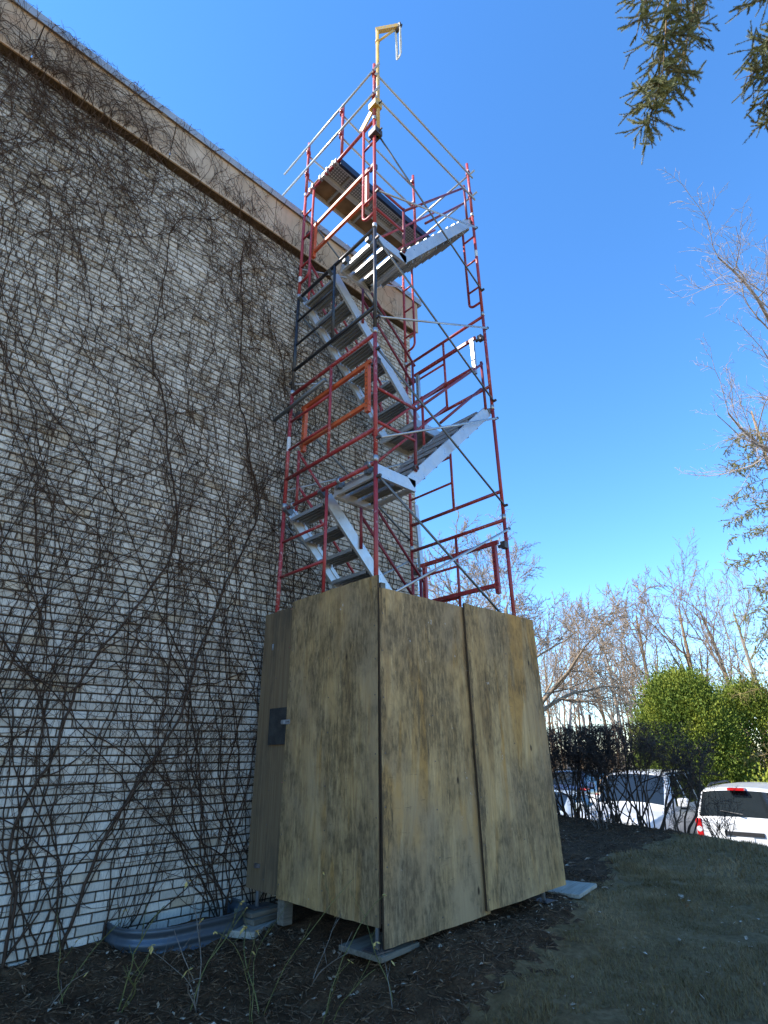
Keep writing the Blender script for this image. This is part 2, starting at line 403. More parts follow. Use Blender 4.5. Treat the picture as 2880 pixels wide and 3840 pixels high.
# ================================================================== terrain
def hgt(x, y):
    x = np.asarray(x, float); y = np.asarray(y, float)
    # crest line of the bank above the parking lot: x = xc(y)
    xc = 7.25 + .36 * np.clip(y, -6, 9)
    base = -.10 + .10 * np.clip((x - 2.5) / 4.5, 0, 1) + .05 * np.clip((x + .1) / .5, 0, 1) * np.clip((y + 1.0) / .9, 0, 1) * np.clip((3.4 - x) / 1.2, 0, 1)
    base = base - .16 * np.clip((1.9 - y) / 2.4, 0, 1) * np.clip((.3 - x) / .8, 0, 1) - .06 * np.clip((.2 - y) / 1.5, 0, 1) - .05 * np.clip((-1.2 - x) / 1.5, 0, 1)
    s = np.clip((x - xc + .35) / 2.1, 0, 1); s = s * s * (3 - 2 * s)
    return base * (1 - s) - 1.36 * s
def mulch_mask(x, y):
    n = (vnoise(x * 1.1 + 7, y * 1.1 + 3, 3) - .5) * .55 + (vnoise(x * 5, y * 5, 9) - .5) * .3 + (vnoise(x * 17, y * 17, 19) - .5) * .22
    edge = np.interp(x, [-9, -2.4, -.6, .4, 1.0, 2.3, 4.0, 6.0, 7.4, 9.0], [-1.7, -1.5, -1.0, -.72, -.5, -.2, .45, .75, .55, .4])
    return (y + n) > edge
xs = np.concatenate([np.arange(-8, -2.2, .14), np.arange(-2.2, 4.2, .042), np.arange(4.2, 11.6, .1)])
ys = np.concatenate([np.arange(-4.6, -2.2, .12), np.arange(-2.2, 1.9, .042), np.arange(1.9, 12.0, .16)])
GX, GY = np.meshgrid(xs, ys, indexing='ij')
MK = mulch_mask(GX, GY)
nz = (vnoise(GX * 9, GY * 9, 1) - .5) * .035 + (vnoise(GX * 24, GY * 24, 2) - .5) * .028 + (vnoise(GX * 2, GY * 2, 5) - .5) * .05
nl = (vnoise(GX * 3, GY * 3, 6) - .5) * .03 + (vnoise(GX * 14, GY * 14, 8) - .5) * .012
GZ = hgt(GX, GY) + np.where(MK, nz, nl)
VV = np.stack([GX, GY, GZ], -1).reshape(-1, 3); ny = len(ys)
ii, jj = np.meshgrid(np.arange(len(xs) - 1), np.arange(ny - 1), indexing='ij')
QQ = np.stack([ii*ny+jj, (ii+1)*ny+jj, (ii+1)*ny+jj+1, ii*ny+jj+1], -1)
CM = MK[:-1, :-1]
for nm, mk, mt in (('mulch_bed', CM, 'mulch'), ('lawn', ~CM, 'lawn')):
    q = QQ[mk].reshape(-1, 4); u, inv = np.unique(q, return_inverse=True)
    tag(MB().add(VV[u], inv.reshape(-1, 4)).build(nm, MAT[mt], smooth=True), kind='structure')
def frame_sheet(name, x0, x1, y0, y1, z, mat):
    return tag(MB().add([(x0,y0,z),(x1,y0,z),(x1,y1,z),(x0,y1,z)], [(0,1,2,3)]).build(name, MAT[mat]), kind='structure')
frame_sheet('ground', -900, 900, -900, 900, -1.46, 'wood_floor')
frame_sheet('parking_lot', 8.5, 36, -30, 30, -1.365, 'asphalt')
# the rest of the lawn, out of view to the left and behind the camera, coloured to bounce warm fill
b = MB()
b.add([(-60,-60,-.30),(-8,-60,-.30),(-8,60,-.30),(-60,60,-.30)], [(0,1,2,3)])
b.add([(-8,-60,-.30),(7,-60,-.30),(5.2,-4.55,-.20),(-8,-4.55,-.26)], [(0,1,2,3)])
tag(b.build('outer_lawn', MAT['bounce']), kind='structure')
for i in range(9):
    y = -7.0 + i * 2.65
    tag(MB().add([(10.4,y,-1.361),(15.8,y,-1.361),(15.8,y+.1,-1.361),(10.4,y+.1,-1.361)], [(0,1,2,3)]).build('parking_line', MAT['line']), kind='structure')

# ================================================================== building
BX0, BX1, WY = -14.0, 2.55, 1.9
bld = tag(empty('brick_building', (BX1, WY, -.3)), 'long pale brick building with stone fascia, covered in bare vines', 'building')
bld.location = (0, 0, 0)
ZB = -.30; ROW = .0677; PIT = .2033; ZT = 7.92
b = MB(); b.box((BX0, WY + .025, ZB - .2), (BX1 - .012, 16.0, ZT + .004)); b.build('mortar_core', MAT['mortar'], bld)
bricks = []
nrow = int((ZT - ZB) / ROW)
for r in range(nrow):
    z0 = ZB + r * ROW; half = .5 * (r % 2)
    k0 = int((-6.0 + 20) / PIT); k1 = int((BX1 + 20) / PIT) + 1
    for k in range(k0, k1 + 1):
        x0 = (k - half) * PIT - 20; x1 = x0 + .1912
        x1 = min(x1, BX1 - .001)
        if x1 - x0 < .04 or x0 < -6.1: continue
        bricks.append((x0, x1, z0))
bm_head = MB()
hv = []
for x0, x1, z0 in bricks: hv.append((x1 - .002, z0))
hv = np.array(hv); n = len(hv); hv = hv[hv[:, 0] < BX1 - .02]; n = len(hv)
yy = WY + .011
V = np.stack([np.stack([hv[:,0]+a, np.full(n, yb), hv[:,1]+c], -1) for a, yb, c in ((0,yy,0),(.016,yy,0),(.016,yy,.0555),(0,yy,.0555),(0,yy+.02,0),(.016,yy+.02,0),(.016,yy+.02,.0555),(0,yy+.02,.0555))], 1)
o8 = (np.arange(n) * 8)[:, None, None]
Q = (np.array([(0,1,2,3),(4,5,1,0),(3,2,6,7)])[None] + o8).reshape(-1, 4)
MAT['headjoint'] = simple('head_joint_mortar', (.135, .112, .088), .95, 0, .3, 25, .1, .4)
bm_head.add(V.reshape(-1, 3), Q); tag(bm_head.build('head_joint', MAT['headjoint'], bld), kind='stuff')
# nearest bricks in view are objects of their own
def project(P):
    d = Vector(P) - Vector(CAM); z = d.dot(F_)
    return 1440 + 2070 * d.dot(R_) / z, 1920 - 2070 * d.dot(U_) / z, z
cand = []
for i, (x0, x1, z0) in enumerate(bricks):
    if z0 < -.1 or z0 > 6 or x1 > -.2 or x1 - x0 < .187: continue
    u0, v0, zz = project((x0, WY, z0)); u1, v1, _ = project((x1, WY, z0 + .058))
    if 0 < u0 and u1 < 900 and 0 < v0 < 3550: cand.append((-(abs(u1 - u0) * abs(v1 - v0)), i))
cand.sort(); single = {i for _, i in cand[:298]}
def brick_verts(L, H, D, seed):
    rr = random.Random(seed); c = .004
    j = lambda: rr.uniform(-.0018, .0018)
    V = [(c+j(), 0+j()*.6, c+j()), (L-c+j(), 0+j()*.6, c+j()), (L-c+j(), 0+j()*.6, H-c+j()), (c+j(), 0+j()*.6, H-c+j()),
         (0, .005, 0), (L, .005, 0), (L, .005, H), (0, .005, H), (0, D, 0), (L, D, 0), (L, D, H), (0, D, H)]
    Q = [(0,1,2,3),(4,5,1,0),(5,6,2,1),(6,7,3,2),(7,4,0,3),(8,9,5,4),(9,10,6,5),(10,11,7,6),(11,8,4,7)]
    return V, Q
bmesh_var = []
for sd_ in range(6):
    V, Q = brick_verts(.1912, .0553, .035, sd_)
    me = MB().add(V, Q).mesh('brick'); me.materials.append(MAT['brick']); bmesh_var.append(me)
rest = MB()
for i, (x0, x1, z0) in enumerate(bricks):
    dy = random.uniform(-.0025, .0025); dz = random.uniform(-.0012, .0012)
    if i in single:
        inst(bmesh_var[i % 6], 'brick', bld, (x0, WY + dy, z0 + dz))
    else:
        V, Q = brick_verts(x1 - x0, .0553, .035, i % 40)
        rest.add(np.array(V) + np.array((x0, WY + dy, z0 + dz)), Q)
# end wall round the corner
for r in range(nrow):
    z0 = ZB + r * ROW; half = .5 * ((r + 1) % 2)
    for k in range(0, 16):
        y0 = WY + .004 + (k - half) * PIT; y1 = y0 + .1945
        y0 = max(y0, WY + .035)
        if y1 - y0 < .05: continue
        V, Q = brick_verts(y1 - y0, .0553, .035, (r * 7 + k) % 40)
        V = np.array(V); V = np.stack([BX1 + .001 - V[:, 1], y0 + V[:, 0], z0 + V[:, 2]], -1)
        rest.add(V, Q)
tag(rest.build('brick_courses', MAT['brick'], bld), kind='stuff')
# soffit, fascia panels, coping
FY = 1.80
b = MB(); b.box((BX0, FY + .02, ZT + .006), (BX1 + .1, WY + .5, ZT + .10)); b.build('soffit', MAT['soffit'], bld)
x = BX0
while x < BX1 + .1:
    x2 = min(x + 1.52, BX1 + .12)
    b = MB(); b.box((x + .006, FY + random.uniform(-.002, .002), ZT), (x2 - .006, FY + .018, 8.585)); b.build('fascia_panel', MAT['stone'], bld)
    x = x2
b = MB(); b.box((BX1 - .05, FY + .105, ZT + .001), (BX1 + .12, 16.0, 8.584)); b.build('fascia_return', MAT['stone'], bld)
x = BX0
while x < BX1 + .1:
    x2 = min(x + 3.0, BX1 + .16)
    # folded sheet: drip edge, face, sloped top
    pr = [(FY - .022, 8.572), (FY - .038, 8.566), (FY - .038, 8.685), (FY - .03, 8.695), (FY + .42, 8.725), (FY + .42, 8.60), (FY - .022, 8.60)]
    V = []; m = len(pr)
    for xx in (x + .002, x2 - .002): V += [(xx, a, c) for a, c in pr]
    Q = [(j, (j + 1) % m, m + (j + 1) % m, m + j) for j in range(m)]
    b = MB().add(V, Q, [(0, 1, 2), (0, 2, 3), (m, m+2, m+1)])
    b.build('coping', MAT['coping'], bld)
    b = MB(); b.box((x2 - .03, FY - .041, 8.566), (x2 + .03, FY + .10, 8.69)); b.build('coping_joint', MAT['coping'], bld)
    x = x2
b = MB(); b.box((BX0, FY + .44, 8.3), (BX1, 16.0, 8.56)); b.build('roof', MAT['roof'], bld)

# ================================================================== scaffold tower
XL, XR, YF, YW = .03, 2.09, .09, 1.585
tower = tag(empty('scaffold_tower', (0, 0, 0)), 'tall red tube scaffold tower with aluminium stairs rising from the plywood box', 'scaffold')
RT = .0215
def tube(name, pts, mat, r=RT, parent=tower, k=12):
    return MB().path(pts, r, k).build(name, MAT[mat], parent, smooth=True)
def ladder_frame(x, z0, z1, mat, rungs):
    """end frame: two posts, top and bottom rail, a middle upright with ladder rungs on the wall side"""
    H = z1 - z0
    zt = z1 - .035; zb = z0 + .33; ym = .82
    fr = MB().path([(x, YF, zt), (x, YW, zt)], RT, 12).build('end_frame', MAT[mat], tower, True)
    for yp in (YF, YW): MB().path([(x, yp, z0), (x, yp, z1)], RT, 12).build('post', MAT[mat], fr, True)
    MB().path([(x, YF, zb), (x, YW, zb)], RT, 12).build('rail', MAT[mat], fr, True)
    MB().path([(x, ym, zt), (x, ym, zb)], RT * .8, 10).build('upright', MAT[mat], fr, True)
    for i in range(rungs):
        z = zb + (zt - zb) * (i + 1) / (rungs + 1)
        MB().path([(x, ym, z), (x, YW, z)], RT * .72, 10).build('rung', MAT[mat], fr, True)
    return fr
lv = [.62, 2.165, 3.715, 5.245, 6.80]
for x in (XL, XR):
    for i in range(4):
        mat = 'black' if (i == 3 and x == XL) else 'red'
        ladder_frame(x, lv[i] + .004, lv[i+1] - .004, mat, 2)
    # walk-through top frame: hoop legs with rungs either side
    z0, z1 = 6.80, 8.78
    fr = MB().path([(x, YF, 8.745), (x, YW, 8.745)], RT, 12).build('walk_through_frame', MAT['red'], tower, True)
    for yp in (YF, YW): MB().path([(x, yp, z0), (x, yp, z1)], RT, 12).build('post', MAT['red'], fr, True)
    for yp, s in ((YF, 1), (YW, -1)):
        yi = yp + s * .205
        pts = [(x, yi, 8.745), (x, yi, 7.12)]
        for a in np.linspace(0, math.pi / 2, 7): pts.append((x, yi - s * .09 * (1 - math.cos(a)), 7.12 - .09 * math.sin(a)))
        pts.append((x, yp, 7.03))
        MB().path(pts, RT * .85, 10).build('hoop_leg', MAT['red'], fr, True)
        for z in (8.33, 7.86, 7.32): MB().path([(x, yp, z), (x, yi, z)], RT * .7, 8).build('rung', MAT['red'], fr, True)
    # bottom legs, screw jacks, base plates
    for yp in (YF, YW):
        tube('leg', [(x, yp, .30), (x, yp, .618)], 'red')
        jz = {(XL, YF): -.025, (XL, YW): -.004}.get((x, yp), -.055)
        tube('screw_jack', [(x, yp, jz + .004), (x, yp, .32)], 'galv', .016)
        b = MB(); b.box((x - .075, yp - .075, jz), (x + .075, yp + .075, jz + .008)); b.build('base_plate', MAT['iron'], tower)
        MB().lathe([(.0, 0), (.05, 0), (.05, .03), (.0, .03)], (x, yp, .285), 'z', 10).build('jack_nut', MAT['iron'], tower)
    # coupling collars between the tiers, guard posts on top
    for yp in (YF, YW):
        for z in lv[1:] + [8.78]:
            MB().lathe([(RT, -.03), (.027, -.03), (.027, .03), (RT, .03)], (x, yp, z), 'z', 12).build('collar', MAT['galv'], tower, True)
        tube('guard_post', [(x, yp, 8.78), (x, yp, 9.97)], 'red')
tube('guard_post', [(XL, .755, 8.75), (XL, .755, 9.90)], 'red')
tube('guard_post', [(1.56, .80, 8.70), (1.56, .80, 9.90)], 'red')

def brace(A, B, mat, y):
    o = tube('cross_brace', [(A[0], y, A[1]), (B[0], y, B[1])], mat, .0125, k=8)
    return o
tiers = [(8.47, 7.22, 7.36, 8.46, 'galv_dark', 'galv'), (6.58, 5.33, 5.41, 6.52, 'galv_dark', 'galv'), (4.99, 3.85, 3.93, 5.06, 'galv_dark', 'galv'), (3.52, 2.35, 2.36, 3.55, 'galv_dark', 'galv'), (1.9, .85, .85, 1.9, 'galv', 'galv')]
for za, zb, zc, zd, m1, m2 in tiers:
    brace((XL + .02, za), (XR, zb), m1, YF - .030); brace((XL + .02, zc), (XR, zd), m2, YF - .056)
    brace((XL + .02, za), (XR, zb), m1, YW + .030); brace((XL + .02, zc), (XR, zd), m2, YW + .056)
    for x, z in ((XL, za), (XR, zb), (XL, zc), (XR, zd)):
        for y, s in ((YF, -1), (YW, 1)):
            b = MB(); b.box((x - .012, min(y + s*.018, y + s*.07), z - .012), (x + .012, max(y + s*.018, y + s*.07), z + .012)); b.build('brace_stud', MAT['iron'], tower)

# guard rails round the top
def rail(name, A, B, mat='galv', r=.0165): return tube(name, [A, B], mat, r, k=10)
for z in (9.73, 9.22):
    rail('guard_rail', (XL - .045, YF - .15, z), (XL - .045, 2.19, z + .10))
    rail('guard_rail', (XL - .02, YF - .04, z - .03), (XR + .06, YF - .04, z - .03 - .05))
    rail('guard_rail', (XR + .045, YF - .1, z + .03), (XR + .045, YW + .1, z + .06))
    rail('guard_rail', (XL, .80, z + .02), (1.60, .84, z - .03))
    rail('guard_rail', (XL, YW + .045, z + .02), (XR + .1, YW + .045, z))
    for x, y in ((XL, YF), (XL, YW), (XR, YF), (XR, YW), (XL, .78), (1.56, .82)):
        # swivel coupler: saddle with a wing bolt
        b = MB(); b.lathe([(.022, -.03), (.034, -.03), (.034, .03), (.022, .03)], (x, y, z), 'z', 10)
        b.box((x - .05, y - .045, z - .02), (x - .005, y - .005, z + .022)); b.segs([(x - .04, y - .04, z - .01)], [(x - .085, y - .06, z - .06)], .008, .006, 6, True)
        b.segs([(x + .03, y + .01, z)], [(x + .06, y + .02, z - .07)], .007, .007, 6, True)
        b.build('coupler', MAT['red'], tower)

# clip-on guard panels
def guard_panel(x, y0, y1, z0, z1, mat, chan):
    g = MB().beam((x, y0, z1), (x, y1, z1), .035, .045).build('guard_panel', MAT[mat], tower)
    MB().beam((x, y0 + .03, z0), (x, y1, z0), .035, .045).build('bar', MAT[mat], g)
    for yv in (y0 + .06, y1 - .06):
        c = MB(); c.box((x - .022, yv - .024, z0 - .10), (x + .022, yv + .024, z1 - .024)); o = c.build('punched_channel', MAT[mat if chan else 'galv'], g)
        h = MB()
        zz = z0 - .06
        while zz < z1 - .06:
            h.lathe([(.0, 0), (.009, 0)], (x - .0232, yv, zz), 'x', 8); h.lathe([(.0, 0), (.009, 0)], (x + .0232, yv, zz), 'x', 8)
            zz += .055
        tag(h.build('punched_holes', MAT['trim'], g), kind='stuff')
    for yv, s in ((y0, -1), (y1, 1)):
        c = MB(); c.beam((x, yv + s * .06, z1 - .06), (x, yv, z1 - .06), .03, .03); c.box((x - .035, yv + s*.08 - .03, z1 - .10), (x + .03, yv + s*.08 + .03, z1 - .02)); c.build('clamp', MAT['iron'], g)
guard_panel(XL + .07, .22, 1.44, 4.46, 4.97, 'orange', True)
guard_panel(XL + .07, .25, 1.46, 7.52, 8.04, 'orange', True)
guard_panel(XR - .05, .17, 1.38, 2.91, 3.41, 'red', True)
guard_panel(XR - .05, .21, 1.36, 5.95, 6.43, 'red', False)
tube('loose_tube', [(XL - .05, 1.86, 4.96), (XL - .05, .86, 5.02)], 'galv_dark', .024)

# stairs
def tread_mesh(L, W):
    """extruded plank seen from below: thin top plate with five ribs"""
    b = MB(); b.box((-W/2, 0, -.004), (W/2, L, 0))
    for i in range(5):
        x = -W/2 + .004 + i * (W - .012) / 4; b.box((x - .004, .002, -.04 if i in (0, 4) else -.028), (x + .006, L - .002, -.004))
    me = b.mesh('tread'); me.materials.append(MAT['alu_dark']); return me
TM = tread_mesh(.56, .215); TML = tread_mesh(.60, .118)
def stairs(y0, xa, za, xb, zb, n, landing=None, extra=None):
    """flight from (xa,za) low to (xb,zb) high between y0 and y0+.62; landing (x0,x1,z) at its foot"""
    W = .62; b = MB(); dx = xb - xa; up = Vector((-(zb - za), 0, dx)) * (1 if dx > 0 else -1)
    fl = None
    for y in (y0, y0 + W):
        b = MB(); b.beam((xa - .05 * (1 if dx > 0 else -1), y, za - .05), (xb, y, zb), .035, .135, up)
        b.beam((xa, y + (.02 if y == y0 else -.02), za + .01), (xb, y + (.02 if y == y0 else -.02), zb + .05), .012, .02, up)
        if fl is None: fl = b.build('stair_flight', MAT['alu'], tower)
        else: b.build('stringer', MAT['alu'], fl)
    for i in range(n):
        t = (i + .6) / n
        inst(TM, 'tread', fl, (xa + dx * t, y0 + .03, za + (zb - za) * t + .015))
    for y in (y0, y0 + W):  # top hooks
        h = MB(); h.beam((xb, y, zb), (xb + (.09 if dx > 0 else -.09), y, zb + .05), .05, .07); h.build('hook', MAT['galv_dark'], fl)
    if landing:
        x0, x1, z = landing
        ld = MB().beam((x0, y0, z - .035), (x1, y0, z - .035), .035, .125).build('landing', MAT['alu'], tower)
        MB().beam((x0, y0 + W, z - .035), (x1, y0 + W, z - .035), .035, .125).build('edge_beam', MAT['alu'], ld)
        for xx in (x0 + .015, x1 - .015): MB().beam((xx, y0 + .018, z - .06), (xx, y0 + W - .018, z - .06), .03, .05).build('cross_beam', MAT['alu'], ld)
        nn = int((x1 - x0 - .02) / .13)
        for i in range(nn): inst(TML, 'landing_plank', ld, (x0 + .075 + i * (x1 - x0 - .03) / nn, y0 + .015, z + .005))
        for xx in ((x0,) if dx > 0 else (x1,)):
            for y in (y0 + .1, y0 + W - .1):
                h = MB(); h.box((xx - .05, y - .025, z - .045), (xx + .02, y + .025, z + .075)); h.build('hook', MAT['galv_dark'], ld)
    return fl
Y1, Y2 = .915, .13
stairs(Y1, 1.50, 2.24, .10, 3.63, 7, (1.50, 2.04, 2.18))
stairs(Y2, .58, 3.70, 2.02, 5.17, 7, (.08, .60, 3.66))
stairs(Y1, 1.50, 5.27, .10, 6.72, 7, (1.50, 2.04, 5.19))
stairs(Y2, .55, 6.72, 2.04, 8.62, 9, (.08, .58, 6.73))
# stair handrails
def hr(pts, mat='darkred', r=.0165): return tube('handrail', pts, mat, r, k=10)
for (zo, z1, z2) in ((0, 4.46, 4.02), (3.03, 7.49, 7.06)):
    hr([(.14, 1.555, z1 + zo * 0), (1.55, 1.555, z1 - 1.41)], 'red'); hr([(.17, 1.555, z2), (1.55, 1.555, z2 - 1.39)], 'red')
    tube('handrail_post', [(.16, 1.555, z1), (.17, 1.555, z1 - .80)], 'red', .017)
    tube('handrail_post', [(1.50, 1.555, z1 - 1.36), (1.50, 1.555, z1 - 2.2)], 'red', .017)
for zo in (0, 3.06):
    hr([(.60, .885, 3.87 + zo), (1.52, .885, 2.99 + zo)]); hr([(.55, .885, 3.54 + zo), (1.45, .885, 2.68 + zo)])
    tube('handrail_post', [(.55, .885, 3.90 + zo), (.56, .885, 3.16 + zo)], 'darkred', .017)
    tube('handrail_post', [(1.47, .885, 3.04 + zo), (1.47, .885, 2.28 + zo)], 'darkred', .017)
for k_, (xa, za, xb, zb, zo) in enumerate(((.62, 3.73, 2.0, 5.15, 0), (.55, 6.72, 2.0, 8.58, 0))):
    sl = (zb - za) / (xb - xa)
    hr([(xa, .765, za + .80), (xb, .765, zb + .80)], 'red'); hr([(xa, .765, za + .40), (xb, .765, zb + .40)], 'red')
    hr([(xa, .105, za + .80), (xb - .02, .105, zb + .74)]); hr([(xa + .42, .105, za + .40 + .42 * sl), (xb - .1, .105, zb + .30)])
    tube('handrail_post', [(xa, .105, za + .84), (xa - .02, .105, za + .06)], 'darkred', .018)
    tube('handrail_post', [(xb - .04, .105, zb + .76), (xb - .04, .105, zb + .02)], 'darkred', .018)
    tube('handrail_post', [(xb - .5, .765, zb - .5 * sl + .84), (xb - .5, .765, zb - .5 * sl)], 'red', .018)
    hr([(XL, .105, za + .82), (xa, .105, za + .82)], 'red'); hr([(XL, .105, za + .42), (xa, .105, za + .42)], 'red')
    h = MB(); h.lathe([(.02, -.02), (.032, -.02), (.032, .02), (.02, .02)], (xa - .02, .105, za + .10), 'y', 10); h.build('coupler', MAT['iron'], tower)
# decks under the roof edge
def deck(y0, y1, mat):
    b = MB(); b.box((XL - .03, y0, 8.765), (XR + .03, y1, 8.785)); d = b.build('deck_board', MAT[mat], tower)
    for y in (y0, y1 - .025):
        c = MB(); c.box((XL - .04, y, 8.70), (XR + .04, y + .025, 8.764)); c.build('deck_edge', MAT['alu'], d)
    for i in range(4):
        xx = .3 + i * .5
        c = MB(); c.box((xx, y0 + .026, 8.725), (xx + .03, y1 - .026, 8.763)); c.build('deck_crossbar', MAT['alu_dark'], d)
    for xx in (XL - .05, XR - .03):
        for y in (y0 + .05, y1 - .1):
            c = MB(); c.box((xx, y, 8.70), (xx + .06, y + .025, 8.775)); c.build('hook', MAT['galv'], d)
deck(1.13, 1.46, 'deckply'); deck(.845, 1.125, 'perf')
b = MB(); b.box((XL + .02, .80, 8.68), (XR - .02, .84, 8.80)); b.build('toe_board', MAT['blue'], tower)
for x, y, z, h in ((XL, YW, 4.42, .19), (XR, YF, 7.9, .12), (XL, YW, 7.05, .1)):
    MB().lathe([(RT + .0012, 0), (RT + .0012, h)], (x, y, z), 'z', 12).build('paper_label', MAT['sticker'], tower, True)
# straps where stairs hook on
for y in (.62, .16, 1.42):
    b = MB(); b.lathe([(.024, -.02), (.029, -.02), (.029, .02), (.024, .02)], (XL, y, 3.68), 'y', 12); b.build('coupler', MAT['galv'], tower, True)

# ------------------------------------------------------------------ hoist arm clamped to the front post
ho = tag(empty('hoist_arm', (XL, YF, 8.4)), 'yellow hoist arm with a rope pulley clamped at the top of the scaffold', 'hoist')
hx, hy = XL + .035, YF - .035
def hl(P): return [(p[0] - XL, p[1] - YF, p[2] - 8.4) for p in P]
MB().path(hl([(hx, hy, 8.41), (hx, hy, 10.78)]), .025, 14).build('mast', MAT['yellow'], ho, True)
ux, uy = .27, -.26   # jib direction (out over the front)
jl = math.hypot(ux, uy)
tip = (hx + ux * .80, hy + uy * .80, 10.90)
MB().beam(*hl([(hx - ux*.05, hy - uy*.05, 10.80), tip]), .055, .075).build('jib', MAT['yellow'], ho)
MB().path(hl([(hx, hy, 10.52), (hx + ux * .62, hy + uy * .62, 10.80)]), .016, 10).build('strut', MAT['yellow'], ho, True)
MB().lathe([(.026, -.025), (.033, -.025), (.033, .025), (.026, .025)], hl([(hx, hy, 10.52)])[0], 'z', 14).build('sleeve', MAT['yellow'], ho, True)
for z in (9.02, 8.46):
    b = MB(); c = hl([(hx, hy, z)])[0]; b.box((c[0] - .09, c[1] - .04, c[2] - .05), (c[0] + .035, c[1] + .09, c[2] + .05)); b.build('bracket', MAT['yellow' if z > 9 else 'iron'], ho)
    b = MB(); b.segs([(c[0] - .02, c[1] - .09, c[2])], [(c[0] - .02, c[1] + .15, c[2])], .012, .012, 8, True); b.build('bolt', MAT['iron'], ho)
b = MB(); c = hl([(XL - .0, .33, 8.98)])[0]; b.beam((c[0], c[1] - .25, c[2] + .06), (c[0], c[1] + .02, c[2] - .16), .02, .10); b.build('gusset', MAT['yellow'], ho)
tl_ = hl([tip])[0]
pul = MB().lathe([(.0, -.018), (.075, -.018), (.06, 0), (.075, .018), (.0, .018)], (tl_[0], tl_[1], tl_[2] - .03), 'x', 20).build('pulley_wheel', MAT['iron'], ho, True)
b = MB()
for i in range(3):
    L = .78 - .06 * i; o = (i - 1) * .014; pts = []
    for a in np.linspace(0, math.pi, 9): pts.append((tl_[0] + o, tl_[1] + .05 * math.cos(a), tl_[2] - .02 + .05 * math.sin(a)))
    for t in np.linspace(.1, 1, 8): pts.append((tl_[0] + o + .004 * math.sin(t * 9 + i), tl_[1] - .045 + .010 * t, tl_[2] - L * t))
    for a in np.linspace(0, math.pi, 9): pts.append((tl_[0] + o, tl_[1] - .036 * math.cos(a), tl_[2] - L - .03 * math.sin(a)))
    for t in np.linspace(.9, 0, 8): pts.append((tl_[0] + o - .004 * math.sin(t * 7), tl_[1] + .045 - .010 * t, tl_[2] - L * t))
    b.path(pts, .0075, 6)
b.build('rope', MAT['rope'], ho, True)

lad = tag(empty('ladder', (2.30, 1.36, -.06)), 'narrow aluminium ladder standing at the far corner of the wall', 'ladder')
la, lb, lo = Vector((0, 0, 0)), Vector((.10, .40, 4.58)), Vector((.255, .245, 0))
MB().beam(la, lb, .028, .07, (1, 0, 0)).build('side_rail', MAT['alu'], lad); MB().beam(la + lo, lb + lo, .028, .07, (1, 0, 0)).build('side_rail', MAT['alu'], lad)
for i in range(14):
    p_ = la.lerp(lb, (i + .7) / 14.4); MB().path([p_, p_ + lo], .016, 8).build('rung', MAT['alu'], lad, True)

# ================================================================== plywood box
box_ = tag(empty('plywood_enclosure', (0, 0, 0)), 'weathered plywood box around the foot of the scaffold', 'enclosure')
def panel(name, loc, size, mat='ply', tilt=(0, 0, 0), seed=0):
    """plywood sheet: slightly ragged outline, visible ply thickness; local x along its width"""
    Wd, Th, Ht = size; rr = random.Random(seed); n = 14
    xs_ = [Wd * i / n for i in range(n + 1)]
    top = [Ht + rr.uniform(-.003, .003) for _ in xs_]; bot = [rr.uniform(-.003, .004) for _ in xs_]
    V = []; Q = []
    for i, xx in enumerate(xs_):
        bow = .006 * math.sin(math.pi * i / n + rr.uniform(-.1, .1))
        V += [(xx, -bow, bot[i]), (xx, -bow, top[i]), (xx, -bow + Th, top[i]), (xx, -bow + Th, bot[i])]
    for i in range(n):
        a = i * 4; c = a + 4
        Q += [(a, c, c+1, a+1), (a+1, c+1, c+2, a+2), (a+2, c+2, c+3, a+3), (a+3, c+3, c, a)]
    Q += [(0, 1, 2, 3), (n*4+3, n*4+2, n*4+1, n*4)]
    o = MB().add(V, Q).build(name, MAT[mat], box_); o.data.materials.append(MAT['plyedge']); o.data.polygons[len(Q)-1].material_index = 1; o.data.polygons[len(Q)-2].material_index = 1; o.location = loc; o.rotation_euler = tilt
    h = MB()   # screw heads along the edges and the middle stud
    for xx in (.03, Wd * .5, Wd - .03):
        zz = .06 + rr.uniform(0, .1)
        while zz < Ht - .04:
            bow = .006 * math.sin(math.pi * xx / Wd)
            h.lathe([(0, -.0016), (.0055, -.0012), (.006, .0)], (xx + rr.uniform(-.008, .008), -bow - .001, zz), 'y', 8); zz += rr.uniform(.26, .42)
    tag(h.build('screw_heads', MAT['iron'], o), kind='stuff')
    return o
panel('plywood_panel', (0, -.010, 0), (1.16, .018, 2.44), tilt=(0, -.012, 0), seed=1)
panel('plywood_panel', (1.085, -.042, .040), (1.21, .018, 2.44), tilt=(0, -.016, .008), seed=2)
door = panel('plywood_door', (-.022, 1.232, .115), (1.215, .018, 2.44), tilt=(0, 0, -math.pi/2), seed=3)
panel('plywood_panel', (.012, 1.755, .118), (.56, .018, 2.40), 'plybrown', tilt=(0, -.004, -math.pi/2), seed=4)
panel('plywood_panel', (2.27, .03, .10), (1.22, .018, 2.40), 'ply', tilt=(0, 0, math.pi/2), seed=5)
panel('plywood_panel', (2.27, 1.255, .10), (.50, .018, 2.40), 'ply', tilt=(0, 0, math.pi/2), seed=6)
